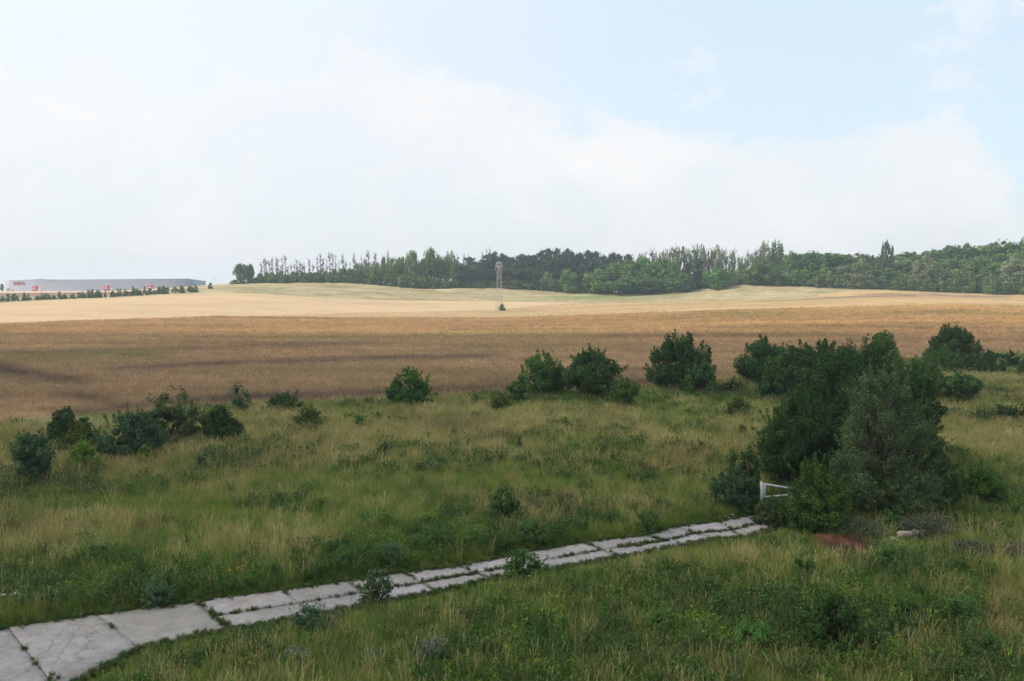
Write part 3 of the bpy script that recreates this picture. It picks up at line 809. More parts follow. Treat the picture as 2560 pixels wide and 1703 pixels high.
NP('tree', 'big dark tree with branches down to the ground, tallest along the field edge', 'tree', 1702, 978, 848, 82, 'wild', *DK, clumps=46, spikes=70, spike_len=.3, airy=.2)
NP('bush', 'rounded green bush in front of the big low-branched tree', 'bush', 1752, 992, 916, 56, 'dome', (.040, .076, .034), (.066, .112, .044), clumps=28, spikes=30)
NP('bush', 'small brownish low bush between the rounded green bush and the thicket', 'bush', 1832, 994, 955, 30, 'dome', (.062, .064, .030), (.09, .088, .04), clumps=14, spikes=16)
NP('tree', 'fresh green broad-leaved tree at the outer end of the thicket', 'tree', 1905, 968, 856, 64, 'tree', (.036, .084, .032), (.064, .130, .048), clumps=34, spikes=24, clump=.32)
NP('bush', 'yellowish green bush in front of the fresh green thicket tree', 'bush', 1942, 1000, 914, 52, 'dome', *OLV, clumps=26, spikes=26, airy=.2)
NP('bush', 'narrow dark bush with pointed top in front of the yellowish green thicket bush', 'bush', 1912, 1008, 960, 26, 'cone', *DK, clumps=14, spikes=16)
NP('tree', 'dark green flat-topped ragged tree beside the fresh green thicket tree', 'tree', 2050, 1000, 864, 100, 'round', *DK, clumps=38, spikes=50, spike_len=.22)
NP('tree', 'light green tree with stepped pointed top rising above the dark thicket', 'tree', 2200, 985, 828, 64, 'cone', (.060, .092, .030), (.088, .124, .040), clumps=46, spikes=20, spike_len=.12, clump=.32, bole=.1)
NP('bush', 'green bush behind the thicket below the tree with drooping leaves', 'bush', 2318, 965, 900, 46, 'round', *MID, clumps=20, spikes=20)
NP('bush', 'olive bush at the shoulder of the thicket under the stepped pointed tree', 'bush', 2340, 1010, 935, 46, 'dome', *OLV, clumps=20, spikes=20)
# beyond the thicket
NP('tree', 'round dark tree with drooping fringed leaves beyond the thicket', 'tree', 2378, 925, 820, 63, 'tree', (.034, .060, .026), (.058, .088, .034), clumps=40, spikes=60, spike_len=.25, airy=.22)
NP('bush', 'wide green bush at the foot of the tree with drooping leaves', 'bush', 2366, 936, 882, 60, 'dome', *MID, clumps=26, spikes=30)
NP('bush', 'dark green bush beside the wide bush, with a sapling sticking out of it', 'bush', 2462, 940, 896, 48, 'dome', *DK, clumps=22, spikes=26)
NP('sapling', 'small sapling with a tufted top rising behind the dark bush', 'sapling', 2484, 926, 877, 17, 'vase', *FRS, clumps=10, spikes=12)
NP('bush', 'dark bush at the field edge, second from the photo edge', 'bush', 2532, 926, 886, 24, 'round', *DK2, clumps=14, spikes=14)
NP('bush', 'mid green bush cut by the photo edge below the field', 'bush', 2568, 950, 908, 26, 'round', *MID, clumps=14, spikes=14)
NP('bush', 'round soft green bush standing alone in the grass beyond the thicket', 'bush', 2396, 1018, 938, 48, 'vase', (.036, .078, .030), (.064, .118, .040), clumps=26, spikes=40, spike_len=.18)
for k, (u, vb, vt, hw) in enumerate(((2455, 1062, 1034, 34), (2510, 1060, 1026, 38), (2562, 1062, 1024, 36))):
    NP('bush', ['low dark bramble bush at the inner end of the bramble row', 'low dark bramble bush in the middle of the bramble row', 'low dark bramble bush of the row, cut by the photo edge'][k], 'bush', u, vb, vt, hw, 'dome', *DK2, clumps=16, spikes=20, group='row of low bramble bushes')
NP('bush', 'low spreading bush with pointed wings in the grass before the thicket', 'bush', 1846, 1048, 1004, 38, 'dome', (.052, .074, .026), (.08, .105, .036), clumps=18, spikes=26, spike_len=.4)
NP('sapling', 'small narrow upright sapling in the dry grass before the thicket', 'sapling', 1855, 1098, 1058, 9, 'column', *MID, clumps=10, spikes=8)
# the thicket at the gate
NP('tree', 'dark tree closing the thicket behind the yellowish green bush', 'tree', 1985, 1010, 874, 66, 'wild', *DK, clumps=34, spikes=50)
NP('tree', 'very broad low-branched dark tree in the heart of the thicket', 'tree', 2085, 1190, 905, 158, 'wild', *DK2, clumps=90, spikes=150, spike_len=.26, clump=.22)
NP('tree', 'very dark tree with jagged side branches on the gate side of the thicket', 'tree', 1998, 1225, 1005, 104, 'wild', *DK2, clumps=70, spikes=120, spike_len=.42, clump=.22, dens=.9)
NP('tree', 'broad dark green tree filling the back of the thicket', 'tree', 2140, 1165, 872, 165, 'round', (.026, .052, .023), (.044, .082, .033), clumps=90, spikes=150, spike_len=.26, clump=.22, thick=.3)
NP('tree', 'very dark tree at the far flank of the thicket', 'tree', 2272, 1200, 925, 80, 'wild', *DK2, clumps=54, spikes=90, spike_len=.42, clump=.23)
NP('tree', 'grey-green tree with thin twigs and broad skirt in front of the dark thicket', 'tree', 2205, 1290, 936, 152, 'skirt', *GRY, L=.14, W=.075, clumps=130, spikes=260, spike_len=.30, airy=.2, clump=.17, bole=.06, thick=.22, dens=.85)
NP('bush', 'dense dark green bush hiding the end of the white gate', 'bush', 2040, 1324, 1180, 102, 'dome', (.030, .062, .018), (.058, .096, .026), clumps=50, spikes=60, airy=.12)
NP('bush', 'dark ragged bush at the skirt of the grey-green tree, away from the gate', 'bush', 2335, 1284, 1120, 62, 'dome', (.034, .058, .024), (.058, .086, .034), clumps=34, spikes=60, spike_len=.35)
NP('bush', 'slim leafy bush with yellowish leaves in front of the grey-green tree', 'bush', 2205, 1308, 1172, 50, 'column', (.050, .080, .032), (.095, .120, .042), clumps=34, spikes=40, airy=.2)
NP('bush', 'small leafy bush at the foot of the dense gate bush beside the slab path', 'bush', 1918, 1314, 1246, 34, 'wild', (.044, .070, .032), (.075, .10, .044), clumps=16, spikes=18, airy=.2)
NP('bush', 'bluish dark bush beside the slab path before the gate post', 'bush', 1838, 1280, 1182, 56, 'wild', *BLU, clumps=30, spikes=40)
NP('sapling', 'spindly dark sapling rising from the bluish bush', 'sapling', 1832, 1236, 1132, 17, 'wild', *DK, clumps=12, spikes=22, spike_len=.8, airy=.3)
NP('bush', 'dark bush with jagged top between the gate post and the bluish bush', 'bush', 1872, 1262, 1128, 34, 'wild', *DK, clumps=24, spikes=44, spike_len=.5)
NP('bush', 'bright dark-green bush in the grass beyond the thicket skirt', 'bush', 2446, 1268, 1172, 50, 'round', (.034, .080, .020), (.066, .124, .03), clumps=28, spikes=40)
NP('sapling', 'slim light green sapling at the skirt of the thicket', 'sapling', 2322, 1306, 1228, 13, 'column', *LT, clumps=12, spikes=10, airy=.2)
# in the meadow
NP('bush', 'round green bush alone in the meadow above the slab path', 'bush', 1260, 1322, 1228, 46, 'wild', (.044, .086, .034), (.080, .130, .048), clumps=30, spikes=60, airy=.34, clump=.22, spike_len=.45)
NP('bush', 'dark blue-green bush at the near border of the slab path', 'bush', 941, 1508, 1436, 36, 'wild', (.048, .068, .046), (.076, .098, .062), clumps=22, spikes=70, spike_len=.5, airy=.36, clump=.22)
NP('bush', 'green bush growing over the slabs in the middle of the path', 'bush', 1306, 1446, 1388, 54, 'dome', (.040, .082, .028), (.07, .125, .040), clumps=28, spikes=70, airy=.3, clump=.22, spike_len=.4)
NP('bush', 'round dark bush in the weeds of the near meadow', 'bush', 2075, 1640, 1500, 92, 'wild', (.022, .046, .016), (.044, .078, .024), L=.12, W=.07, clumps=36, spikes=50)
NP('bush', 'small dark bush in the open grass of the meadow', 'bush', 968, 1148, 1114, 27, 'wild', *DK, clumps=12, spikes=24)
NP('sapling', 'tiny dark sapling standing in the flattened grass of the meadow', 'sapling', 1299, 1130, 1094, 9, 'column', *BLU, clumps=8, spikes=8)
NP('sapling', 'slim leafy sapling in dry grass below the low olive bush', 'sapling', 898, 1082, 1042, 14, 'wild', *MID, clumps=10, spikes=10, airy=.3)
NP('bush', 'small dark green bush in the grass right under the bush group', 'bush', 500, 1190, 1150, 24, 'dome', *BLU, clumps=10, spikes=16)
for k, (u, vb, vt, hw, cc, lb) in enumerate((
    (1095, 1386, 1330, 52, DK, 'dark green weed clump above the path, under the round meadow bush'), (1185, 1378, 1322, 40, MID, 'mid green weed clump between two dark clumps above the path'), (1325, 1366, 1312, 44, DK, 'dark green weed clump against the round meadow bush, path side'),
    (975, 1416, 1362, 40, BLU, 'bluish green weed clump at the path border near the dark clumps'), (870, 1432, 1376, 44, DK, 'dark weed clump at the path border beside the bluish clump'), (245, 1425, 1366, 50, MID, 'leafy green weed clump in dry grass above the wide path slabs'),
    (395, 1512, 1456, 36, BLU, 'blue-green thistle clump at the upper border of the path'), (115, 1528, 1484, 34, DK, 'dark weed clump beside the daisies'), (780, 1585, 1524, 52, BLU, 'grey-blue weed clump at the near border of the slabs'), (1620, 1330, 1278, 30, MID, 'green weed clump at the far border of the path'),
    (2010, 1460, 1390, 34, DK, 'dark weed clump in grass below the earth mound'), (2240, 1440, 1376, 60, DK, 'dark green weed clump before the weathered log'), (2400, 1590, 1500, 60, DK, 'dark leafy weed clump before the straw grass'), (2250, 1570, 1490, 56, MID, 'bright leafy weed clump between the round dark bush and the dark leafy clump'),
    (2470, 1680, 1590, 70, DK, 'dark leafy weed clump, lowest one by the straw grass'), (1660, 1600, 1530, 44, MID, 'leafy weed clump among the small flowers of the near meadow'), (1880, 1640, 1560, 50, FRS, 'fresh green weed clump beside the round dark bush'))):
    NP('weed_clump', lb, 'weeds', u, vb, vt, hw, 'wild', np.array(cc[0]) * 1.35, np.array(cc[1]) * 1.35, L=.12, W=.04, clumps=22, spikes=90, spike_len=.55, clump=.24, airy=.36, dens=.7, group='leafy weed clumps in the meadow')

def flower_clump(name, label, cat, u, vb, vt, half, leaf, flower, nst, nleaf, fl, fln, L, W, group=None, bend=.1):
    SEED[0] += 1; r = np.random.default_rng(SEED[0])
    X, Y = flat(u, vb); h = zof(vt, Y); rw = half * Y / F
    root = empty(name, (X, Y, 0), label, cat, group)
    tb = Tubes(); lp = []; fp = []
    for i in range(nst):
        a = r.uniform(0, 6.28); q = math.sqrt(r.uniform()) * rw; tp = np.array([math.cos(a) * q, math.sin(a) * q, h * r.uniform(.7, 1.0) * (1 - .35 * (q / rw) ** 2)])
        p = bent([tp[0] * .5, tp[1] * .5, -.02], tp, r, 4, bend * .5); tb.add(p, np.linspace(.012, .006, 4), 4)
        t = r.uniform(.05, 1, nleaf)[:, None]; lp.append(p[0] * (1 - t) + tp * t + r.normal(size=(nleaf, 3)) * L * .8)
        if fln: fp.append(tp + r.normal(size=(fln, 3)) * [.06, .06, .03])
    lp = np.concatenate(lp); n = len(lp)
    v = leaf_quads(lp, r.normal(size=(n, 3)) * .7 + [0, 0, .6], L, W, np.asarray(leaf) * r.uniform(.75, 1.25, (n, 1)), r)
    link('stem', tb.mesh('stem', M_BARK), root); link('foliage', crown_mesh('foliage', v, M_NEAR), root)
    if fln:
        fp = np.concatenate(fp); n = len(fp)
        v = leaf_quads(fp, r.normal(size=(n, 3)) * .35 + [0, 0, 1], fl, fl * .85, np.asarray(flower) * r.uniform(.8, 1.1, (n, 1)), r)
        link('blossom', crown_mesh('blossom', v, M_NEAR), root)
FC = flower_clump
FC('flowering_weed', 'weed with orange-yellow flower heads above the path border, larger of two', 'wild flowers', 592, 1452, 1406, 26, (.05, .085, .03), (.55, .33, .03), 14, 24, .09, 5, .11, .04)
FC('flowering_weed', 'smaller weed with orange-yellow flower heads beside a bluish plant at the path', 'wild flowers', 525, 1474, 1438, 14, (.06, .09, .055), (.55, .33, .03), 8, 20, .08, 3, .11, .05)
FC('flowering_weed', 'weed with white daisy heads above the widest slabs', 'wild flowers', 24, 1512, 1480, 26, (.05, .085, .03), (.75, .75, .70), 14, 14, .10, 3, .10, .03)
FC('flowering_weed', 'yellowish flowering weed in the grass below the path near a grey plant', 'wild flowers', 620, 1700, 1636, 30, (.07, .12, .03), (.24, .25, .04), 26, 26, .06, 6, .10, .035)
FC('flowering_weed', 'weed with several yellow blossoms among the leafy clumps of the near meadow', 'wild flowers', 1930, 1650, 1590, 26, (.05, .09, .03), (.45, .34, .04), 12, 20, .07, 3, .1, .04)
for u, vb, vt, hw, lb in ((1085, 1668, 1598, 58, 'large silver-grey weed clump in the grass below the path'), (738, 1680, 1618, 42, 'silver-grey weed clump beside the yellowish flowering weed'), (1322, 1552, 1512, 28, 'small silvery weed clump with pale tops, nearer the path'), (1450, 1536, 1500, 26, 'small grey weed clump with thin tops beside the pale-topped one'), (935, 1660, 1622, 30, 'low grey weed clump between the two larger silver-grey ones')):
    FC('grey_weed', lb, 'weeds', u, vb, vt, hw, (.15, .165, .13), (.25, .25, .235), 70, 24, .04, 4, .075, .02, group='silver-grey weeds in the near meadow')
for u, vb, vt, hw, lb in ((312, 1252, 1224, 4, 'first rusty dock stalk of the row in the meadow'), (340, 1254, 1226, 5, 'middle rusty dock stalk of the row in the meadow'), (368, 1252, 1230, 4, 'last rusty dock stalk of the row in the meadow')):
    FC('dock_stalk', lb, 'weeds', u, vb, vt, hw, (.20, .075, .035), (.26, .09, .04), 4, 26, .06, 10, .08, .04, group='rusty dock stalks')

# ------------------------------------------------------------------ far trees: one set of shapes per kind, copied
def make_kind(kind, i):
    r = np.random.default_rng(hash_kind(kind) + i * 13)
    k = FAR[kind]; n = k.get('n', 1600)
    if kind == 'bare_tree':
        tb = Tubes(); n0 = 7
        ax = bent([0, 0, -.02], [r.normal() * .05, r.normal() * .05, 1], r, 6, .012); tb.add(ax, np.linspace(.055, .02, 6), 5)
        tips = []
        for j in range(34):
            z = r.uniform(.3, .96); a = r.uniform(0, 6.28); b = np.array([np.interp(z, ax[:, 2], ax[:, 0]), np.interp(z, ax[:, 2], ax[:, 1]), z])
            ln = r.uniform(.05, .16); e = b + np.array([math.cos(a) * .36 * r.uniform(.4, 1), math.sin(a) * .36 * r.uniform(.4, 1), ln])
            tb.add(bent(b, e, r, 3, .06), np.linspace(.022, .009, 3), 3); tips.append(e)
        me = tb.mesh('trunk', M_DEAD)
        tips = np.array(tips)
        pos = []; 
        for j in range(r.integers(1, 5)):                           # round mistletoe bunches
            c = tips[r.integers(len(tips))]; pos.append(c + unit(r.normal(size=(40, 3))) * [.12, .12, .022] * r.uniform(.5, 1, (40, 1)))
        lf = tips[r.integers(0, len(tips), 80)] + r.normal(size=(80, 3)) * [.09, .09, .03]
        pos.append(lf); pos = np.concatenate(pos); m = len(pos)
        cr = crown_mesh('crown', leaf_quads(pos, r.normal(size=(m, 3)), .10, .035, np.array([.07, .085, .04]) * r.uniform(.7, 1.3, (m, 1)), r), M_LEAF)
        return cr, me
    if kind == 'pine_tree':
        tb = Tubes(); ax = bent([0, 0, -.02], [r.normal() * .03, r.normal() * .03, .97], r, 6, .008); tb.add(ax, np.linspace(.045, .012, 6), 5)
        pos = []; nr = []; tn = []
        for j in range(40):
            z = r.uniform(.14, .97); rad = .50 * (1.10 - z ** 1.6) ** .5 * r.uniform(.55, 1.1); a = j * 2.4 + r.normal() * .4
            b = np.array([0, 0, z]); e = np.array([math.cos(a) * rad, math.sin(a) * rad, z + .05 * r.uniform(-.3, 1)])
            tb.add([b, (b + e) / 2 + [0, 0, -.008], e], [.012, .008, .005], 3)
            m = 54; t = r.uniform(.15, 1.1, m)[:, None]
            pos.append(b + (e - b) * t + r.normal(size=(m, 3)) * [.10, .10, .016]); nr.append(r.normal(size=(m, 3)) * .5 + [0, 0, 1]); tn.append(np.full(m, r.uniform()))
        pos.append(r.normal(size=(60, 3)) * [.05, .05, .03] + [0, 0, .96]); nr.append(r.normal(size=(60, 3))); tn.append(np.full(60, .5))
        pos = np.concatenate(pos); m = len(pos)
        col = lerp(np.asarray(k['c1']) * np.ones((m, 1)), np.asarray(k['c2']), np.concatenate(tn)) * r.uniform(.8, 1.2, (m, 1))
        return crown_mesh('crown', leaf_quads(pos, np.concatenate(nr), .10, .05, col, r), M_LEAF), tb.mesh('trunk', M_BARK)
    arr, cen = crown_arrays(r, 1.0, .5, k['prof'], k['c1'], k['c2'], k.get('L', .07), k.get('W', .045), n, k.get('cl', 30), k.get('sp', 16), k.get('airy', 0), k.get('spl', .18), k.get('clump', .3), k.get('flat', 1.0), .28)
    return crown_mesh('crown', arr, M_LEAF), stems_mesh('trunk', r, 1.0, .5, cen[:k.get('lim', 14)], 0, k.get('thick', .05), k.get('bole', .15))

def hash_kind(k): return sum(ord(c) * (i + 3) for i, c in enumerate(k))
FAR = {
    'broad_tree': dict(prof='tree', c1=(.064, .134, .034), c2=(.140, .23, .054), n=2800, cl=26, clump=.36, L=.065, W=.05, var=5),
    'oak_tree': dict(prof='high', c1=(.060, .124, .032), c2=(.140, .215, .050), n=2600, cl=24, clump=.38, L=.075, W=.055, bole=.3, flat=.55, var=6),
    'leafy_tree': dict(prof='round', c1=(.075, .165, .032), c2=(.15, .26, .052), n=2800, cl=28, clump=.35, L=.065, W=.05, var=4),
    'willow_tree': dict(prof='dome', c1=(.160, .190, .090), c2=(.25, .275, .14), n=2600, cl=30, L=.08, W=.03, clump=.34, var=3),
    'poplar_tree': dict(prof='column', c1=(.085, .125, .062), c2=(.14, .18, .09), n=2400, cl=40, L=.05, W=.06, clump=.26, sp=30, spl=.3, var=2),
    'slim_tree': dict(prof='high', c1=(.16, .215, .076), c2=(.24, .30, .12), n=1300, cl=30, L=.06, W=.06, airy=.34, clump=.24, sp=26, spl=.35, bole=.2, thick=.035, lim=22, var=5),
    'birch_tree': dict(prof='high', c1=(.115, .19, .062), c2=(.20, .27, .095), n=1900, cl=34, L=.06, W=.055, airy=.24, clump=.28, sp=26, spl=.3, bole=.2, thick=.03, lim=22, var=4),
    'thicket_bush': dict(prof='dome', c1=(.092, .155, .042), c2=(.18, .24, .064), n=1500, cl=18, clump=.36, L=.10, W=.065, var=6),
    'bare_tree': dict(var=7), 'pine_tree': dict(c1=(.050, .092, .056), c2=(.095, .145, .080), var=6),
    'young_tree': dict(prof='cone', c1=(.085, .145, .07), c2=(.145, .215, .09), n=420, cl=16, L=.14, W=.10, sp=8, var=4),
}
KINDS = {}
frng = np.random.default_rng(77)
def far_plant(kind, u, vt, wpx, label, back=0.0, vb=None, group=None, cat='tree', d=None, rnd=None, name=None):
    if kind not in KINDS: KINDS[kind] = [make_kind(kind, i) for i in range(FAR[kind]['var'])]
    v = KINDS[kind][int(frng.integers(len(KINDS[kind])))]
    if d is None: d = float(np.interp(u, KU, KDD)) + back
    X = (u - CU) / F * d
    z = float(zfun(X, d)) - .15
    h = max(zof(vt, d) - z, .8); w = wpx * d / F
    o = empty(name or kind, (X, d, z), label, cat, group, rz=float(frng.uniform(0, 6.28)), scale=(w, w, h))
    link('crown', v[0], o); link('trunk', v[1], o)
    return o
FT = far_plant

# copse end of the wood on the ridge
FT('broad_tree', 603, 655, 34, 'tall dark tree with bushy crown at the outer end of the wood', 4, d=None)
FT('birch_tree', 618, 664, 16, 'slim tree between the tall dark tree and the round-headed tree', 8)
FT('broad_tree', 628, 662, 22, 'round-headed tree with thin trunks next to the tall dark end tree', 6)
FT('thicket_bush', 590, 700, 30, 'low bush under the tall dark tree at the end of the wood', 1, cat='bush')
FT('thicket_bush', 612, 698, 34, 'low bush under the round-headed tree at the end of the wood', 0, cat='bush')
bare = [655, 663, 668, 676, 683, 692, 697, 703, 707, 716, 722, 730, 738, 745, 752, 757, 763, 775, 785, 795, 803, 809, 819, 826, 833, 841, 850, 858, 866, 877, 886, 893, 905, 913, 922, 931, 940, 948, 960, 972, 985, 1000, 1016, 1040, 1080, 1118, 1145, 1160, 1172, 1206, 1217, 1225, 1243]
for i, u in enumerate(bare):
    top = np.interp(u, [650, 700, 800, 900, 1000, 1100, 1250], [658, 649, 643, 640, 636, 632, 628]) + frng.uniform(-9, 22)
    FT('bare_tree', u, top, frng.uniform(8, 14), 'dying tree with a bare grey trunk standing up out of the ridge wood', frng.uniform(14, 40), group='dying bare trees of the ridge wood')
for i in range(44):
    u = 640 + i * 12.4 + frng.uniform(-4, 4)
    if u > 1186: break
    top = np.interp(u, [640, 700, 800, 860, 900, 960, 1060, 1180], [690, 684, 684, 676, 672, 682, 690, 698]) + frng.uniform(-6, 6)
    FT('thicket_bush', u, top, frng.uniform(24, 36), 'low bush in the dark hem of the ridge wood', frng.uniform(0, 7), group='bushes in the hem of the ridge wood', cat='bush')
for i in range(18):
    u = 655 + i * 13 + frng.uniform(-5, 5)
    FT('thicket_bush', u, np.interp(u, [640, 760, 860, 900], [686, 681, 674, 668]) + frng.uniform(-4, 5), frng.uniform(22, 32), 'bush of the second row behind the hem of the ridge wood', frng.uniform(9, 16), group='second row bushes of the ridge wood', cat='bush')
for i in range(54):
    u = 850 + i * 6.4 + frng.uniform(-4, 4)
    top = np.interp(u, [850, 900, 950, 1000, 1060, 1100, 1200], [674, 656, 653, 646, 632, 636, 642]) + frng.uniform(-8, 30)
    FT(('birch_tree', 'slim_tree', 'birch_tree')[i % 3], u, top, frng.uniform(17, 36), 'slim light green tree in the open middle stretch of the ridge wood', frng.uniform(8, 38), group='slim light green trees of the ridge wood')
FT('leafy_tree', 1078, 628, 40, 'tallest leafy tree in the slim light green stretch of the wood', 20)
FT('willow_tree', 1272, 692, 42, 'pale silvery bush-like willow behind the lattice tower', 2)
# pine stand
for i in range(93):
    u = 1165 + (i % 31) * 14.2 + frng.uniform(-7, 7); row = i // 31
    if u > 1600: continue
    top = np.interp(u, [1160, 1220, 1300, 1360, 1440, 1530, 1600], [655, 632, 640, 628, 626, 632, 650]) + frng.uniform(-6, 12) + (2 - row) * 13
    FT('pine_tree', u, top, frng.uniform(30, 46), 'dark bluish pine in the dense pine stand behind the lattice tower', 8 + row * 18 + frng.uniform(0, 8), group='pines of the dense stand')
for i in range(9):
    FT('pine_tree', 1150 + i * 17, 668 + frng.uniform(-8, 14), frng.uniform(24, 32), 'low-branched pine at the front of the pine stand by the tower', frng.uniform(1, 5), group='front pines by the tower')
FT('pine_tree', 1742, 652, 44, 'dark pine between the great dark clump and the round light green tree', 8)
FT('pine_tree', 1718, 660, 34, 'dark pine at the end of the great dark clump', 10)
# small trees and bushes in front of the pines
for u, vt, w, k, lb in ((1232, 700, 30, 'thicket_bush', 'round dark bush at the foot of the pines just before the tower'), (1292, 700, 38, 'thicket_bush', 'wide green bush in front of the pines beside the silvery willow'), (1318, 706, 28, 'thicket_bush', 'low bush in front of the pines, second after the silvery willow'),
        (1340, 682, 22, 'pine_tree', 'small narrow conifer in front of the pine stand'), (1366, 680, 40, 'willow_tree', 'light grey-green small tree in front of the pine stand'), (1390, 700, 30, 'thicket_bush', 'olive bush beside the light grey-green small tree'),
        (1420, 676, 58, 'leafy_tree', 'bright round tree in front of the pine stand'), (1450, 708, 30, 'thicket_bush', 'low green bush at the outer foot of the great dark clump'), (1462, 700, 40, 'leafy_tree', 'small leafy tree at the outer foot of the great dark clump')):
    FT(k, u, vt, w, lb, 1.0, cat='bush' if 'bush' in k else 'tree')
for i in range(26):
    u = 1196 + i * 12.5 + frng.uniform(-4, 4)
    if 1225 < u < 1262: continue
    FT('thicket_bush', u, np.interp(u, [1190, 1300, 1480], [700, 704, 712]) + frng.uniform(-6, 8), frng.uniform(24, 34), 'bush in the undergrowth along the foot of the pine stand', frng.uniform(1, 6), group='undergrowth bushes of the pine stand', cat='bush')
for i in range(22):
    u = 1585 + i * 17.5 + frng.uniform(-4, 4)
    FT('thicket_bush', u, np.interp(u, [1580, 1700, 1780, 1960], [700, 700, 690, 688]) + frng.uniform(-6, 6), frng.uniform(30, 42), 'bush in the shade behind the free standing trees', frng.uniform(6, 14), group='undergrowth behind the free standing trees', cat='bush')
# the great dark clump
for u, vt, w, b, lb in ((1492, 676, 74, 0, 'round tree at the outer end of the great dark clump'), (1530, 664, 80, 8, 'broad tree on the tower side of the great dark clump'), (1572, 655, 84, 12, 'broad high tree in the middle of the great dark clump'), (1612, 652, 84, 14, 'highest broad tree of the great dark clump'),
        (1655, 652, 80, 12, 'broad tree on the far side of the great dark clump'), (1560, 690, 80, -4, 'low tree in the front middle of the great dark clump'), (1625, 696, 76, -4, 'low dark tree in the front of the great dark clump, next to the dome-shaped one'), (1694, 682, 74, -2, 'dome-shaped tree closing the great dark clump')):
    FT('broad_tree' if u in (1572, 1625, 1560, 1655) else 'leafy_tree', u, vt, w * 1.14, lb, b)
# tall thin trees behind the clump
for i in range(34):
    u = 1600 + i * 10.2 + frng.uniform(-4, 4)
    top = np.interp(u, [1600, 1650, 1720, 1800, 1850, 1910, 1950], [640, 626, 616, 618, 634, 628, 650]) + frng.uniform(-6, 14)
    FT('bare_tree' if i % 5 in (1, 3) else 'slim_tree', u, top, frng.uniform(13, 34), 'tall thinning pale tree behind the great dark clump', 30 + frng.uniform(0, 24), group='tall thinning trees behind the clump')
FT('slim_tree', 1908, 610, 26, 'tall thin tree with dark bunches beside the tall airy tree', 30)
FT('birch_tree', 1938, 609, 44, 'tall airy tree with round see-through crown above the wood', 34)
FT('leafy_tree', 1791, 665, 64, 'round light green tree standing free in front of the thinning trees', -4)
FT('broad_tree', 1880, 668, 52, 'dark tree with lobed crown, lower front half of a pair near the grass slope', 0)
FT('broad_tree', 1908, 655, 76, 'dark tree with high lobed crown near the grass slope', 4)
for i in range(12):
    u = 1748 + i * 17
    FT('birch_tree', u, 676 + frng.uniform(-10, 10), frng.uniform(24, 34), 'mid green filler tree behind the free round tree', 16 + frng.uniform(0, 10), group='mid green trees behind the free round tree')
# wooded slope
for u, vt, w, b, k, lb in ((1976, 636, 66, 22, 'broad_tree', 'dark round tree beside the tall airy tree'), (2032, 632, 76, 30, 'broad_tree', 'dark round tree on the skyline above the olive trees'), (2112, 668, 104, 8, 'willow_tree', 'wide pale grey-green willow low on the wooded slope'), (2150, 650, 66, 12, 'willow_tree', 'higher pale willow joined to the wide one'),
        (2212, 606, 30, 26, 'poplar_tree', 'tall columnar poplar rising above the wooded slope'), (2203, 614, 18, 28, 'poplar_tree', 'slimmer second spire of the columnar poplar group'), (2226, 618, 16, 25, 'poplar_tree', 'shorter third spire of the columnar poplar group'), (2312, 643, 78, 12, 'willow_tree', 'pale willow in the middle of the wooded slope'), (2290, 656, 50, 10, 'willow_tree', 'smaller pale willow at the side of the middle willow'),
        (2148, 686, 40, 0, 'willow_tree', 'pale bush willow at the foot of the wide willow'), (2175, 690, 36, 1, 'willow_tree', 'pale bush willow, nearer the poplar foot'), (1958, 688, 56, 4, 'birch_tree', 'olive green tree next to the dark lobed pair'), (2000, 674, 72, 10, 'leafy_tree', 'olive green broad tree before the wide willow'), (2060, 672, 60, 14, 'leafy_tree', 'olive green tree between two others by the wide willow'),
        (2530, 650, 110, 8, 'willow_tree', 'light green spreading tree at the photo edge of the wooded slope'), (2465, 612, 54, 60, 'broad_tree', 'dark tree on the skyline with rugged top'), (2415, 612, 40, 66, 'broad_tree', 'dark round skyline tree beside a brownish one'), (2392, 616, 32, 64, 'birch_tree', 'brownish thin skyline tree'), (2480, 610, 40, 62, 'birch_tree', 'brownish airy tree on the skyline near the photo edge'), (2550, 604, 44, 70, 'broad_tree', 'highest dark tree on the skyline at the photo edge')):
    FT(k, u, vt, w, lb, b)
for i in range(40):
    u = 1985 + i * 15.2 + frng.uniform(-5, 5); row = i % 2
    top = np.interp(u, [1960, 2050, 2120, 2200, 2260, 2320, 2400, 2480, 2570], [640, 640, 644, 640, 638, 630, 626, 618, 610]) + row * 22 + frng.uniform(-7, 8)
    FT('oak_tree', u, top, frng.uniform(62, 96), 'green broad-crowned tree of the wooded slope', 58 - row * 18 + frng.uniform(0, 8), group='broad-crowned trees of the wooded slope')
for i in range(24):
    u = 2000 + i * 25 + frng.uniform(-7, 7)
    top = np.interp(u, [1980, 2100, 2250, 2400, 2570], [676, 684, 676, 668, 664]) + frng.uniform(-9, 9)
    FT('leafy_tree' if i % 3 == 0 else 'broad_tree' if i % 3 == 1 else 'oak_tree', u, top, frng.uniform(52, 78), 'green tree of the middle tier on the wooded slope', 16 + frng.uniform(0, 12), group='middle tier trees of the wooded slope')
for i in range(36):
    u = 1930 + i * 18.3 + frng.uniform(-4, 4)
    top = np.interp(u, [1930, 2000, 2150, 2300, 2570], [694, 690, 700, 694, 690]) + frng.uniform(-8, 8)
    FT('thicket_bush', u, top, frng.uniform(30, 46), 'bush in the hem of the wooded slope along the ripe field', frng.uniform(0, 5), group='hem bushes of the wooded slope', cat='bush')
for u, vt, w, lb in ((2480, 728, 40, 'low pale green bush in front of the hem of the wooded slope'), (2510, 729, 34, 'low pale green bush in front of the hem, closer to the photo edge')):
    FT('thicket_bush', u, vt, w, lb, -5, cat='bush')
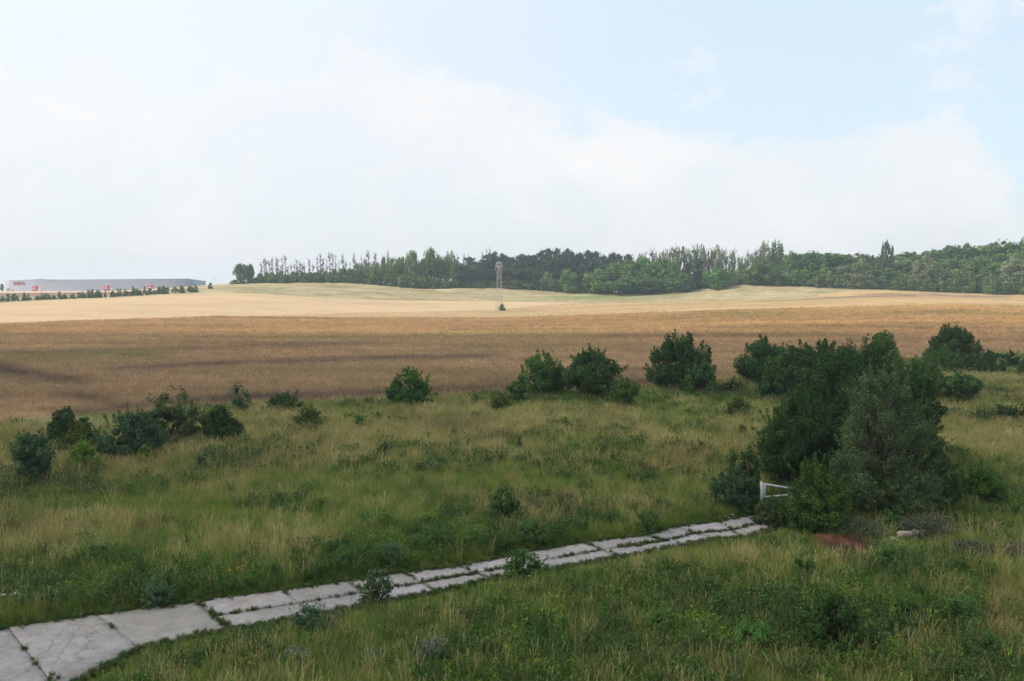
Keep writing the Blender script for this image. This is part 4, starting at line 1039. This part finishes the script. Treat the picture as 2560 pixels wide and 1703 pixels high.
# avenue of young trees before the warehouse
for i in range(58):
    t = i / 57
    u = 12 + t * 475 + frng.uniform(-9, 9)
    base = np.interp(u, [0, 150, 260, 340, 420, 500], [756, 751, 745, 738, 728, 720]) + frng.uniform(-6, 3)
    hgt = np.interp(u, [0, 300, 420, 490], [16, 15, 12, 7]) * frng.uniform(.65, 1.25)
    if 430 < u < 466 and i % 2: continue
    d = float(np.interp(u, KU, KDC)) + 12 + frng.uniform(0, 10)
    X = (u - CU) / F * d; z = float(zfun(X, d)); vb = VH + (H - z) * F / d
    FT('young_tree' if i % 3 else 'thicket_bush', u, min(base, vb) - hgt * (1 if i % 3 else .8), frng.uniform(8, 19), 'young bushy tree in the planted row below the grey warehouse', group='young trees planted below the warehouse', d=d, name='young_tree')
FT('young_tree', 528, 707, 14, 'lone little bush on the ridge between the warehouse and the wood', cat='bush', d=500., name='ridge_bush')
FT('broad_tree', 8, 710, 9, 'small round tree on the skyline just outside the warehouse', d=610.)
FT('young_tree', 34, 724, 5, 'tiny tree standing before the corner of the warehouse', d=600.)

# ------------------------------------------------------------------ lattice tower in the field
M_STEEL = plain_mat('galvanised_steel', (.46, .44, .43), .6, .15, 2.0)
M_CERAM = plain_mat('weathered_insulator', (.36, .30, .27), .5, .2, 3.0)
def tower():
    d = 440.; X, _, _ = at(1248, 775, d); z0 = float(zfun(X, d))
    h = zof(655, d) - z0
    root = empty('lattice_tower', (X, d, z0), 'narrow grey steel lattice tower with a domed head standing in the ripe field', 'power tower')
    px = d / F; b, t = 7.0 * px, 3.4 * px
    cor = [(-1, -1), (1, -1), (1, 1), (-1, 1)]; top = h * .93
    rot = .35
    def P(c, f):
        w = b + (t - b) * f; x, y = c[0] * w, c[1] * w
        return np.array([x * math.cos(rot) - y * math.sin(rot), x * math.sin(rot) + y * math.cos(rot), top * f])
    for c in cor:
        m = Boxes(); m.bar(P(c, 0) - [0, 0, .4], P(c, 1), .12); link('leg', m.mesh('leg', M_STEEL), root)
    nb = 11; fs = np.linspace(0, 1, nb + 1)
    for s in range(4):
        m = Boxes()
        for k in range(nb):
            a, e = cor[s], cor[(s + 1) % 4]
            if k % 2: a, e = e, a
            m.bar(P(a, fs[k]), P(e, fs[k + 1]), .07); m.bar(P(cor[s], fs[k + 1]), P(cor[(s + 1) % 4], fs[k + 1]), .055)
        link('bracing', m.mesh('bracing', M_STEEL), root)
    hr = 9.2 * px; zt = h * .905
    m = Tubes(); an = np.linspace(0, 2 * np.pi, 25)
    m.add(np.stack([np.cos(an) * hr, np.sin(an) * hr, np.full(25, zt)], -1), .08, 5)
    m.add(np.stack([np.cos(an) * hr * .5, np.sin(an) * hr * .5, np.full(25, h * .975)], -1), .10, 5)
    link('head_ring', m.mesh('head_ring', M_STEEL), root)
    for k in range(12):
        a = k * np.pi / 6; q = np.linspace(0, np.pi / 2, 7)
        pts = np.stack([np.cos(a) * hr * np.sin(q), np.sin(a) * hr * np.sin(q), zt + (h - zt) * np.cos(q)], -1)
        m = Tubes(); m.add(pts, .075, 5); link('head_rib', m.mesh('head_rib', M_STEEL), root)
        e = np.array([np.cos(a) * hr, np.sin(a) * hr, zt - .05])
        m = Tubes(); m.add([e, e - [0, 0, h * .05], e - [0, 0, h * (.09 + .03 * (k % 3))]], [.10, .07, .04], 5); link('insulator', m.mesh('insulator', M_CERAM), root)
    return X, d, z0, h
TX, TY, TZ, TH = tower()
NPB = FT('thicket_bush', 1255, 760, 18, 'dark green bush at the foot of the lattice tower', cat='bush', d=436., name='tower_bush')

M_WIRE = plain_mat('wire', (.42, .44, .46), .5, .05, 2.0)
def cable(p, q, sag, label):
    t = np.linspace(0, 1, 22)[:, None]; P = np.asarray(p) * (1 - t) + np.asarray(q) * t; P[:, 2] -= (4 * sag * t * (1 - t))[:, 0]
    m = Tubes(); m.add(P, .018, 4)
    tag(link('cable', m.mesh('cable', M_WIRE)), label, 'cable', 'overhead cables of the lattice tower')
ra = at(2750, 700, 455.); rb = at(2760, 706, 455.); la = at(560, 704, 520.)
cable((TX + 2, TY, TZ + TH * .86), ra, 5, 'overhead cable running from the tower towards the wooded slope, upper one')
cable((TX + 2, TY, TZ + TH * .84), rb, 6, 'overhead cable running from the tower towards the wooded slope, lower one')
cable((TX - 2, TY, TZ + TH * .85), la, 5, 'overhead cable running from the tower towards the ridge end')

# ------------------------------------------------------------------ warehouse
M_CLAD = plain_mat('grey_cladding', (.47, .51, .61), .55, .05, .08, bump=.02)
M_ROOF = plain_mat('roof_sheet', (.55, .56, .58), .5, .08, .1)
M_RED = plain_mat('red_panel', (.46, .03, .05), .5, .06, .5)
M_WHITE = plain_mat('white_paint', (.74, .75, .78), .45, .12, 4.0)
M_PALE = plain_mat('door_windows', (.55, .56, .60), .3, .05, 2.0)
def warehouse():
    dep = lambda u: float(np.interp(u, [24, 470, 514], [640, 618, 668]))
    zb = zof(728, 640) - 1.0
    root = empty('warehouse', (0, 0, 0), 'long low grey warehouse with red gates and red letters on its front', 'warehouse')
    us = [24, 105, 145, 470]; vt = [701.5, 698.2, 699.4, 697.2]
    # front wall with a shallow gabled eave line, then the receding end wall
    pts = [at(u, v, dep(u)) for u, v in zip(us, vt)] + [at(490, 700.2, dep(490)), at(514, 703, dep(514))]
    back = [p + np.append(unit(p[:2]) * 62, 0) + np.array([-12., 0, 0]) for p in pts]
    n = len(pts)
    low = lambda p: np.array([p[0], p[1], zb - 2])
    V = pts + [low(p) for p in pts] + [back[-1], back[0], low(back[-1]), low(back[0])]
    Fc = [[n + i, n + i + 1, i + 1, i] for i in range(n - 1)] + [[n - 1 + n, 2 * n + 2, 2 * n, n - 1], [2 * n + 2, 2 * n + 3, 2 * n + 1, 2 * n], [2 * n + 3, n, 0, 2 * n + 1]]
    link('wall', poly_mesh('wall', V, Fc, np.full(len(Fc), 4), None, M_CLAD), root)
    V = [p + np.array([0, 0, .02]) for p in pts] + [b + np.array([0, 0, .3]) for b in back]
    Fc = [[i, i + 1, n + i + 1, n + i] for i in range(n - 1)]
    link('roof', poly_mesh('roof', V, Fc, np.full(len(Fc), 4), None, M_ROOF), root)
    m = Boxes()
    for i in range(n - 1): m.bar(pts[i] + [0, -.1, -.12], pts[i + 1] + [0, -.1, -.12], .25, .3)
    link('eave_trim', m.mesh('eave_trim', plain_mat('trim', (.30, .32, .38), .5)), root)
    a = pts[0]; e = pts[3]; dx = unit((e - a) * [1, 1, 0]); out = np.array([dx[1], -dx[0], 0])
    def fpt(u, v, o=.08):
        d = dep(u); p = at(u, v, d); return p + out * o
    def panel(nm, u0, v0, u1, v1, mat, parent, o, label=None, thick=.12):
        p = [fpt(u0, v1, o), fpt(u1, v1, o), fpt(u1, v0, o), fpt(u0, v0, o)]; q = [x - out * thick for x in p]
        V = p + q; Fc = [[0, 1, 2, 3], [7, 6, 5, 4], [0, 4, 5, 1], [1, 5, 6, 2], [2, 6, 7, 3], [3, 7, 4, 0]]
        ob = link(nm, poly_mesh(nm, V, Fc, np.full(6, 4), None, mat), parent)
        return ob
    for u, v0, v1 in ((80.5, 715.5, 728), (260.5, 713.8, 727), (370, 712.5, 726)):
        g = panel('gate', u, v0, u + 13.6, v1, M_RED, root, .14)
        panel('window_strip', u + .8, v0 + 6.2, u + 12.8, v0 + 7.6, M_PALE, g, .18); panel('window_strip', u + .8, v0 + 8.6, u + 12.8, v0 + 9.4, M_PALE, g, .18)
    for u, v in ((98.5, 722.2), (279, 720.5)): panel('door', u, v, u + 2.2, v + 5.8, M_WHITE, root, .14)
    # red letters
    u0 = 35.0
    for ch, wd in (('R', 6.6), ('E', 5.8), ('P', 6.2), ('O', 7.4)):
        cu = bpy.data.curves.new('letter', 'FONT'); cu.body = ch; cu.extrude = .06; cu.offset = .022; cu.size = 1.0
        tmp = bpy.data.objects.new('letter', cu); COL.objects.link(tmp)
        me = bpy.data.meshes.new_from_object(tmp.evaluated_get(bpy.context.evaluated_depsgraph_get()))
        bpy.data.objects.remove(tmp)
        co = np.array([v.co for v in me.vertices]); x0, x1 = co[:, 0].min(), co[:, 0].max(); y0, y1 = co[:, 1].min(), co[:, 1].max()
        p0 = fpt(u0, 713.2, .2); p1 = fpt(u0 + wd, 713.2, .2); up = np.array([0, 0, 8.4 * dep(u0) / F])
        nv = p0 + ((co[:, :1] - x0) / (x1 - x0)) * (p1 - p0) + ((co[:, 1:2] - y0) / (y1 - y0)) * up + co[:, 2:] * 2 * out
        me.vertices.foreach_set('co', nv.astype(np.float32).ravel()); me.materials.clear(); me.materials.append(M_RED); me.update()
        link('sign_letter', me, root); u0 += wd + .7
warehouse()

def lamp_post(u, vt, d, label):
    X = (u - CU) / F * d; z = float(zfun(X, d)); h = zof(vt, d) - z
    o = empty('lamp_post', (X, d, z), label, 'lamp post', 'slim lamp posts beside the warehouse')
    m = Tubes(); m.add([[0, 0, -.2], [0, 0, h]], [.11, .07], 6); link('pole', m.mesh('pole', M_STEEL), o)
    m = Boxes(); m.add(-.1, 1.3, -.14, .14, h - .05, h + .1); link('lamp_head', m.mesh('lamp_head', M_STEEL, .02), o)
lamp_post(541, 690, 560., 'slim lamp post on the ridge, the one nearer the wood'); lamp_post(531, 695, 600., 'slim lamp post on the ridge, the one nearer the warehouse end'); lamp_post(19, 712, 630., 'slim lamp post just outside the warehouse corner')
def hut():
    p = at(20, 724, 622.); s = 622 / F
    o = empty('utility_box', (p[0], p[1], zof(727.5, 622)), 'small grey utility box just outside the warehouse corner', 'utility box')
    m = Boxes(); m.add(-1.1, 1.1, -.8, .8, -.5, 2.0); link('housing', m.mesh('housing', M_STEEL, .05), o)
    m = Boxes(); m.add(-1.25, 1.25, -.95, .95, 2.003, 2.2); link('lid', m.mesh('lid', M_ROOF, .03), o)
hut()

# ------------------------------------------------------------------ white gate
def gate():
    X, Y = flat(1903, 1276); s = Y / F
    zz = lambda v: zof(v, Y)
    root = empty('field_gate', (X, Y, 0), 'old white metal swing gate with sloping top rail, half grown over by the bush', 'gate')
    m = Boxes(); m.add(-.065, .065, -.065, .065, -.4, zz(1203.5)); link('gate_post', m.mesh('gate_post', M_WHITE, .012), root)
    m = Boxes(); m.add(-.075, .075, -.075, .075, zz(1203.5), zz(1203.5) + .03); link('post_cap', m.mesh('post_cap', plain_mat('rusty_cap', (.22, .15, .10), .8, .4, 20.), .006), root)
    x1 = 7.4 * s; x2 = 118 * s; yy = .35
    zt, zb = zz(1210.5), zz(1242); ze = zt - .46
    m = Boxes(); m.add(x1 - .05, x1 + .05, -.04, .04, zb - .06, zt + .05); link('stile', m.mesh('stile', M_WHITE, .01), root)
    m = Boxes(); m.bar([x1 + .05, 0, zt], [x2, .5, ze], .075); link('top_rail', m.mesh('top_rail', M_WHITE, .01), root)
    m = Boxes(); m.bar([x1 + .05, 0, zb], [x2, .5, zb + .03], .07); link('bottom_rail', m.mesh('bottom_rail', M_WHITE, .01), root)
    m = Boxes(); m.bar([x2, .5, zb - .03], [x2, .5, ze + .04], .07); link('end_stile', m.mesh('end_stile', M_WHITE, .01), root)
    for z in (zb + .12, zt - .12):
        m = Boxes(); m.add(.066, x1 - .051, -.03, .03, z - .03, z + .03); link('hinge', m.mesh('hinge', M_STEEL, .005), root)
gate()

# ------------------------------------------------------------------ garden waste by the thicket
def mound(name, label, u, vb, half, depth, h, col, seed):
    r = np.random.default_rng(seed); X, Y = flat(u, vb); rw = half * Y / F
    n = 46; g = np.linspace(-1, 1, n); gx, gy = np.meshgrid(g, g)
    q = np.sqrt(gx ** 2 + gy ** 2)
    z = h * np.clip(1 - q ** 1.6, -.25, 1) * (.45 + 1.0 * fbm(gx * 3 + seed, gy * 3, seed, 4)) + .1 * (fbm(gx * 14, gy * 14, seed + 3, 3) - .5)
    P = np.stack([gx * rw, gy * depth, z], -1).reshape(-1, 3)
    i = np.arange(n - 1)[:, None] * n + np.arange(n - 1)[None]; f = np.stack([i, i + 1, i + n + 1, i + n], -1).reshape(-1, 4)
    c = np.asarray(col) * (.55 + .9 * fbm(P[:, 0] * 2.5, P[:, 1] * 2.5, seed + 9, 4))[:, None]
    c = lerp(c, np.array([.10, .075, .045]), np.clip((fbm(P[:, 0] * 1.7 + 5, P[:, 1] * 2.2, seed + 21, 4) - .42) * 5, 0, .9))
    me = poly_mesh(name, P, f, np.full(len(f), 4), c, ground_mat(name + '_soil', (3., 14.), (.35, .45), 1.0), True)
    o = link(name, me, None, (X, Y + depth * .6, -.03)); tag(o, label, 'earth mound')
    return o
mound('earth_mound', 'heap of red-brown earth and bark in front of the thicket', 2120, 1380, 118, 1.5, .55, (.30, .14, .075), 3)
mound('earth_mound', 'low orange-red strip of earth between the dense gate bush and the brushwood', 2018, 1345, 46, .6, .25, (.38, .17, .085), 5)

def brush(name, label, u, vb, vt, half, depth, ntw, leaf, wood, seed, nleaf=30, L=.14, W=.03, cat='brush pile'):
    r = np.random.default_rng(seed); X, Y = flat(u, vb); h = zof(vt, Y); rw = half * Y / F
    o = empty(name, (X, Y + depth * .5, 0), label, cat)
    tb = Tubes(); lp = []
    for i in range(ntw):
        a = r.uniform(0, 6.28); q = math.sqrt(r.uniform()); c = np.array([math.cos(a) * q * rw, math.sin(a) * q * depth * .5, 0])
        top = h * (1 - .75 * q * q) * r.uniform(.3, 1.0); dr = np.array([r.normal(), r.normal() * .6, r.normal() * .3]); dr = dr / np.linalg.norm(dr)
        ln = r.uniform(.5, 1.3); p = c + [0, 0, top * .8]; P = bent(p - dr * ln * .5, p + dr * ln * .5, r, 4, .06); P[:, 2] = np.maximum(P[:, 2], .03)
        tb.add(P, np.linspace(.022, .008, 4), 4, col=(1, 1, 1))
        if nleaf:
            t = r.uniform(0, 1, nleaf); lp.append(P[0] + (P[-1] - P[0]) * t[:, None] + r.normal(size=(nleaf, 3)) * [.12, .12, .08])
    link('twigs', tb.mesh('twigs', wood), o)
    if nleaf:
        lp = np.concatenate(lp); n = len(lp)
        link('foliage', crown_mesh('foliage', leaf_quads(lp, r.normal(size=(n, 3)) + [0, 0, .5], L, W, np.asarray(leaf) * r.uniform(.7, 1.3, (n, 1)), r), M_NEAR), o)
M_TWIG = plain_mat('grey_twigs', (.14, .125, .11), .9, .3, 6.)
M_TWIG2 = plain_mat('pale_twigs', (.36, .30, .23), .9, .25, 6.)
brush('brush_pile', 'heap of cut grey-green branches on the red-brown earth', 2160, 1362, 1294, 74, 1.6, 110, (.125, .15, .075), M_TWIG, 31, 110)
brush('brush_pile', 'heap of leafless grey twigs behind the weathered log', 2350, 1362, 1296, 90, 1.8, 200, (.09, .11, .06), M_TWIG, 32, 22)
brush('brush_pile', 'flat heap of grey-green cut branches beside the dead branch', 2450, 1415, 1356, 72, 1.4, 90, (.075, .10, .055), M_TWIG, 33, 60)
brush('brush_pile', 'scattered pale twigs lying in the grass below the dead branch', 2490, 1402, 1376, 40, .8, 30, (.1, .1, .1), M_TWIG2, 34, 0)
brush('brush_pile', 'bare twigs in the grass at the photo edge below the dead branch', 2552, 1420, 1350, 34, 1.0, 60, (.09, .09, .07), M_TWIG, 35, 10)
NP('bush', 'low broad-leaved green bush growing out of the brushwood heaps', 'bush', 2232, 1334, 1286, 38, 'dome', (.040, .095, .030), (.075, .15, .044), clumps=18, spikes=12)
NP('bush', 'small pale variegated bush in front of the weathered log', 'bush', 2228, 1392, 1350, 26, 'wild', (.13, .18, .075), (.30, .33, .18), clumps=14, spikes=18, airy=.35)
def log():
    X, Y = flat(2288, 1356); r = np.random.default_rng(4); s = Y / F
    o = empty('log', (X, Y, .0), 'weathered pale log lying on the brushwood', 'log')
    m = Tubes(); m.add(bent([-48 * s, 0, .34], [44 * s, .35, .36], r, 8, .012), np.array([.10, .14, .15, .14, .15, .13, .12, .07]), 9); link('trunk', m.mesh('trunk', plain_mat('weathered_wood', (.34, .27, .20), .9, .3, 5.)), o)
    m = Tubes(); m.add(bent([-30 * s, 0, .42], [-70 * s, -.4, .22], r, 5, .05), np.linspace(.05, .015, 5), 5); link('branch', m.mesh('branch', M_TWIG2), o)
    m = Tubes(); m.add(bent([10 * s, 0, .42], [90 * s, -.2, .25], r, 5, .05), np.linspace(.04, .012, 5), 5); link('branch', m.mesh('branch', M_TWIG2), o)
log()
def dead_branch(u, vb, vt, seed, label, lean, n=16, sc=1.0):
    r = np.random.default_rng(seed); X, Y = flat(u, vb); h = zof(vt, Y)
    o = empty('dead_branch', (X, Y, 0), label, 'dead branch')
    m = Tubes(); ax = bent([0, 0, -.1], [lean * h, .1, h * .8], r, 6, .04); m.add(ax, np.linspace(.035, .012, 6) * sc, 5); link('stem', m.mesh('stem', M_TWIG2), o)
    m = Tubes()
    for i in range(n):
        t = r.uniform(.3, 1); p = np.array([np.interp(t, np.linspace(0, 1, 6), ax[:, k]) for k in range(3)])
        m.add(bent(p, p + np.array([r.normal() * .3 + .15, r.normal() * .25, r.uniform(.2, .6)]) * h * .45, r, 4, .06), np.linspace(.016, .006, 4) * sc, 4)
    link('twig', m.mesh('twig', M_TWIG2), o)
dead_branch(2466, 1358, 1296, 8, 'bare pale dead branch standing up out of the grass beyond the brushwood', .35)
dead_branch(2348, 1300, 1276, 9, 'short bare stick rising from the twig heap', .05, 2)
for u, v, s, lb in ((1812, 1294, .10, 'white stone at the path border, larger one'), (1823, 1298, .06, 'white stone at the path border, smallest one'), (1830, 1292, .12, 'white stone at the path border nearest the gate')):
    X, Y = flat(u, v); r = np.random.default_rng(int(u))
    bm = bmesh.new(); bmesh.ops.create_icosphere(bm, subdivisions=2, radius=s)
    for vtx in bm.verts: vtx.co *= r.uniform(.8, 1.15); vtx.co.z *= .6
    me = bpy.data.meshes.new('white_stone'); bm.to_mesh(me); bm.free(); me.materials.append(M_WHITE)
    tag(link('white_stone', me, None, (X, Y, s * .5 + .04)), lb, 'stone', 'white stones by the path')

# ------------------------------------------------------------------ sky, clouds, sun, air, camera
SUN_EL, SUN_AZ = R(45), R(-86)                        # azimuth measured from +Y (view direction) towards +X
sdir = Vector((math.sin(SUN_AZ) * math.cos(SUN_EL), math.cos(SUN_AZ) * math.cos(SUN_EL), math.sin(SUN_EL)))
w = bpy.data.worlds.new('World'); scene.world = w; w.use_nodes = True
nt = w.node_tree; nt.nodes.clear()
out = nt.nodes.new('ShaderNodeOutputWorld'); bg = nt.nodes.new('ShaderNodeBackground')
STR = 0.15; EXPO = 1.0; WH = 2 ** EXPO * STR
bg.inputs[1].default_value = STR
sky = nt.nodes.new('ShaderNodeTexSky'); sky.sky_type = 'NISHITA'; sky.sun_disc = False
sky.sun_elevation = SUN_EL; sky.sun_rotation = SUN_AZ; sky.air_density = 1.0; sky.dust_density = 3.0; sky.ozone_density = 1.5; sky.altitude = 100
tc = nt.nodes.new('ShaderNodeTexCoord')
sx = nt.nodes.new('ShaderNodeSeparateXYZ'); nt.links.new(tc.outputs['Generated'], sx.inputs[0])
def M(op, a, b=None, c=None, clamp=False):
    n = nt.nodes.new('ShaderNodeMath'); n.operation = op; n.use_clamp = clamp
    for i, v in enumerate((a, b, c)):
        if v is None: continue
        if isinstance(v, (int, float)): n.inputs[i].default_value = v
        else: nt.links.new(v, n.inputs[i])
    return n.outputs[0]
def MR(x, a, b, lo=0.0, hi=1.0, smooth=True):
    n = nt.nodes.new('ShaderNodeMapRange'); n.interpolation_type = 'SMOOTHSTEP' if smooth else 'LINEAR'
    n.inputs[1].default_value = a; n.inputs[2].default_value = b; n.inputs[3].default_value = lo; n.inputs[4].default_value = hi
    nt.links.new(x, n.inputs[0]); return n.outputs[0]
az = M('ARCTAN2', sx.outputs[0], sx.outputs[1])       # azimuth of a sky direction, 0 along +Y
el = M('ARCSINE', sx.outputs[2])
cm = nt.nodes.new('ShaderNodeCombineXYZ'); nt.links.new(az, cm.inputs[0]); nt.links.new(M('MULTIPLY', el, 1.7), cm.inputs[1])
def NZ(scale, det, rough, off=(0, 0, 0), dist=0.0):
    mp = nt.nodes.new('ShaderNodeMapping'); mp.inputs['Location'].default_value = off; nt.links.new(cm.outputs[0], mp.inputs[0])
    n = nt.nodes.new('ShaderNodeTexNoise'); n.inputs['Scale'].default_value = scale; n.inputs['Detail'].default_value = det; n.inputs['Roughness'].default_value = rough; n.inputs['Distortion'].default_value = dist
    nt.links.new(mp.outputs[0], n.inputs[0]); return n.outputs[0]
# the cumulus bank: its top gets lower from the sun side to the far side
cv = nt.nodes.new('ShaderNodeFloatCurve')
mp_ = cv.mapping; c0 = mp_.curves[0]
nt.links.new(MR(az, -.7, .7, smooth=False), cv.inputs['Value'])
def azx(u): return (math.atan((u - CU) / F) + .7) / 1.4
def elv(v): return math.atan((VH - v) / F)
BANK = [(0.0, elv(60)), (azx(0), elv(150)), (azx(140), elv(195)), (azx(260), elv(170)), (azx(430), elv(215)), (azx(620), elv(165)), (azx(800), elv(110)), (azx(930), elv(95)), (azx(1100), elv(115)), (azx(1240), elv(165)),
        (azx(1380), elv(245)), (azx(1560), elv(262)), (azx(1750), elv(290)), (azx(1950), elv(330)), (azx(2150), elv(320)), (azx(2330), elv(285)), (azx(2460), elv(400)), (azx(2560), elv(520)), (1.0, elv(640))]
while len(c0.points) < len(BANK): c0.points.new(.5, .5)
for p, (x, y) in zip(c0.points, BANK): p.location = (x, y); p.handle_type = 'AUTO'
mp_.update()
n1 = NZ(7, 9, .62, (3, 1, 0), .3); n2 = NZ(22, 8, .6, (7, 2, 0), .2); n3 = NZ(4.5, 8, .62, (1.7, 5.2, 0), .4)
edge = M('ADD', M('SUBTRACT', cv.outputs[0], el), M('ADD', M('MULTIPLY', M('SUBTRACT', n1, .5), .16), M('MULTIPLY', M('SUBTRACT', n2, .5), .10)))
bank = M('MULTIPLY', MR(edge, -.018, .06), M('ADD', .74, M('MULTIPLY', MR(n3, .35, .6), .28)))
# loose small clouds above the bank
loose = M('MULTIPLY', MR(n3, .52, .68), .6)
veil = MR(az, -.5, .45, .66, .14)
cover = M('MAXIMUM', M('MAXIMUM', bank, loose), veil)
# whiter towards the sun, with grey bases inside the bank
inner = MR(M('ADD', edge, M('MULTIPLY', M('SUBTRACT', n1, .5), .22)), .03, .22)
tone = M('ADD', M('MULTIPLY', MR(n3, .3, .7), .05), .965)
cr = nt.nodes.new('ShaderNodeMix'); cr.data_type = 'RGBA'
cr.inputs[6].default_value = (1.0 / WH, 1.0 / WH, 1.0 / WH, 1); cr.inputs[7].default_value = (.925 / WH, .945 / WH, .965 / WH, 1); nt.links.new(inner, cr.inputs[0])
ct = nt.nodes.new('ShaderNodeMix'); ct.data_type = 'RGBA'; ct.blend_type = 'MULTIPLY'; ct.inputs[0].default_value = 1.0
nt.links.new(cr.outputs[2], ct.inputs[6]); nt.links.new(tone, ct.inputs[7])
mx = nt.nodes.new('ShaderNodeMix'); mx.data_type = 'RGBA'
hz = nt.nodes.new('ShaderNodeMix'); hz.data_type = 'RGBA'; hz.inputs[0].default_value = .66      # thin high haze
nt.links.new(sky.outputs[0], hz.inputs[6]); hz.inputs[7].default_value = (.75 / WH, .90 / WH, .945 / WH, 1)
nt.links.new(M('MULTIPLY', cover, .96), mx.inputs[0]); nt.links.new(hz.outputs[2], mx.inputs[6]); nt.links.new(ct.outputs[2], mx.inputs[7])
nt.links.new(mx.outputs[2], bg.inputs[0]); nt.links.new(bg.outputs[0], out.inputs[0])

sl = bpy.data.lights.new('sun', 'SUN'); sl.energy = 2.2; sl.angle = R(.53); sl.color = (1, .955, .88)
so = bpy.data.objects.new('sun', sl); COL.objects.link(so)
so.rotation_euler = sdir.to_track_quat('Z', 'Y').to_euler(); so.location = (-200, 100, 300)

def shade_cloud():
    """the cumulus overhead, outside the picture, that shades the meadow and the near half of the field"""
    zc = 520.0; k = zc / sdir.z
    off = Vector((sdir.x * k, sdir.y * k, zc))
    n = 90; gx, gy = np.meshgrid(np.linspace(-420, 420, n), np.linspace(-320, 330, n))
    rim = np.minimum(1, np.minimum((420 - abs(gx)) / 120, np.minimum((gy + 320), (330 - gy)) / 110)).clip(0, 1) ** .6
    up = rim * (10 + 75 * fbm(gx / 90, gy / 90, 201, 5)); dn = -rim * (4 + 14 * fbm(gx / 70, gy / 70, 203, 4))
    P = np.concatenate([np.stack([gx, gy, dn], -1).reshape(-1, 3), np.stack([gx, gy, up + .5], -1).reshape(-1, 3)])
    i = np.arange(n - 1)[:, None] * n + np.arange(n - 1)[None]; f = np.stack([i, i + 1, i + n + 1, i + n], -1).reshape(-1, 4)
    f = np.concatenate([f[:, ::-1], f + n * n])
    m, nt, out = new_mat('cloud_vapour')
    g = N(nt, 'ShaderNodeTexCoord'); s = N(nt, 'ShaderNodeSeparateXYZ'); nt.links.new(g.outputs['Object'], s.inputs[0])
    mp = N(nt, 'ShaderNodeMapping'); mp.inputs['Scale'].default_value = (1 / 150, 1 / 42, .002); nt.links.new(g.outputs['Object'], mp.inputs[0])
    nz = N(nt, 'ShaderNodeTexNoise', i_Scale=1.0, i_Detail=5.0, i_Roughness=.55); nt.links.new(mp.outputs[0], nz.inputs[0])
    def mm(op, a, b):
        q = nt.nodes.new('ShaderNodeMath'); q.operation = op
        for j, v in enumerate((a, b)):
            if isinstance(v, (int, float)): q.inputs[j].default_value = v
            else: nt.links.new(v, q.inputs[j])
        return q.outputs[0]
    edge_ = mm('SUBTRACT', mm('ADD', mm('MULTIPLY', mm('SUBTRACT', nz.outputs[0], .5), 190.0), CLOUD_EDGE), s.outputs[1])
    mr = N(nt, 'ShaderNodeMapRange', i_1=-22.0, i_2=38.0); mr.interpolation_type = 'SMOOTHSTEP'; nt.links.new(edge_, mr.inputs[0])
    den = mm('MULTIPLY', mr.outputs[0], CLOUD_DENSITY)
    tr = N(nt, 'ShaderNodeBsdfTransparent'); df = N(nt, 'ShaderNodeBsdfDiffuse', i_Color=(.9, .9, .9, 1)); tl = N(nt, 'ShaderNodeBsdfTranslucent', i_Color=(.9, .9, .9, 1))
    a = N(nt, 'ShaderNodeMixShader', i_0=.5); nt.links.new(df.outputs[0], a.inputs[1]); nt.links.new(tl.outputs[0], a.inputs[2])
    b = N(nt, 'ShaderNodeMixShader'); nt.links.new(den, b.inputs[0]); nt.links.new(tr.outputs[0], b.inputs[1]); nt.links.new(a.outputs[0], b.inputs[2]); nt.links.new(b.outputs[0], out.inputs[0])
    o = link('cloud', poly_mesh('cloud', P, f, np.full(len(f), 4), None, m, True), None, off)
    tag(o, kind='structure')
CLOUD_EDGE = 215.0; CLOUD_DENSITY = .48
shade_cloud()

HAZE = 0.00029
def haze():
    b = Boxes(); b.add(-1750, 1750, -120, 1750, -30, 75)
    m, nt, out = new_mat('haze_air')
    v = N(nt, 'ShaderNodeVolumePrincipled'); v.inputs['Color'].default_value = (.80, .90, 1, 1); v.inputs['Density'].default_value = HAZE; v.inputs['Anisotropy'].default_value = .2
    nt.links.new(v.outputs[0], out.inputs['Volume'])
    o = link('haze', b.mesh('haze', m)); tag(o, 'pale summer haze over the fields', 'haze', kind='stuff')
if HAZE: haze()

cd = bpy.data.cameras.new('camera'); cam = bpy.data.objects.new('camera', cd); COL.objects.link(cam)
cd.sensor_width = 36; cd.lens = F / 2560 * 36; cd.clip_start = .1; cd.clip_end = 6000
cam.location = (0, 0, H); cam.rotation_euler = (math.pi / 2 - PITCH, 0, 0)
scene.camera = cam
scene.view_settings.view_transform = 'Standard'; scene.view_settings.look = 'None'; scene.view_settings.exposure = EXPO; scene.view_settings.gamma = 1
scene.render.engine = 'CYCLES'
c = scene.cycles
c.max_bounces = 6; c.diffuse_bounces = 3; c.glossy_bounces = 2; c.transmission_bounces = 4; c.transparent_max_bounces = 8; c.volume_bounces = 0
c.use_denoising = True; c.denoising_prefilter = 'NONE'; c.denoising_input_passes = 'RGB_ALBEDO_NORMAL'; c.sample_clamp_indirect = 6.0
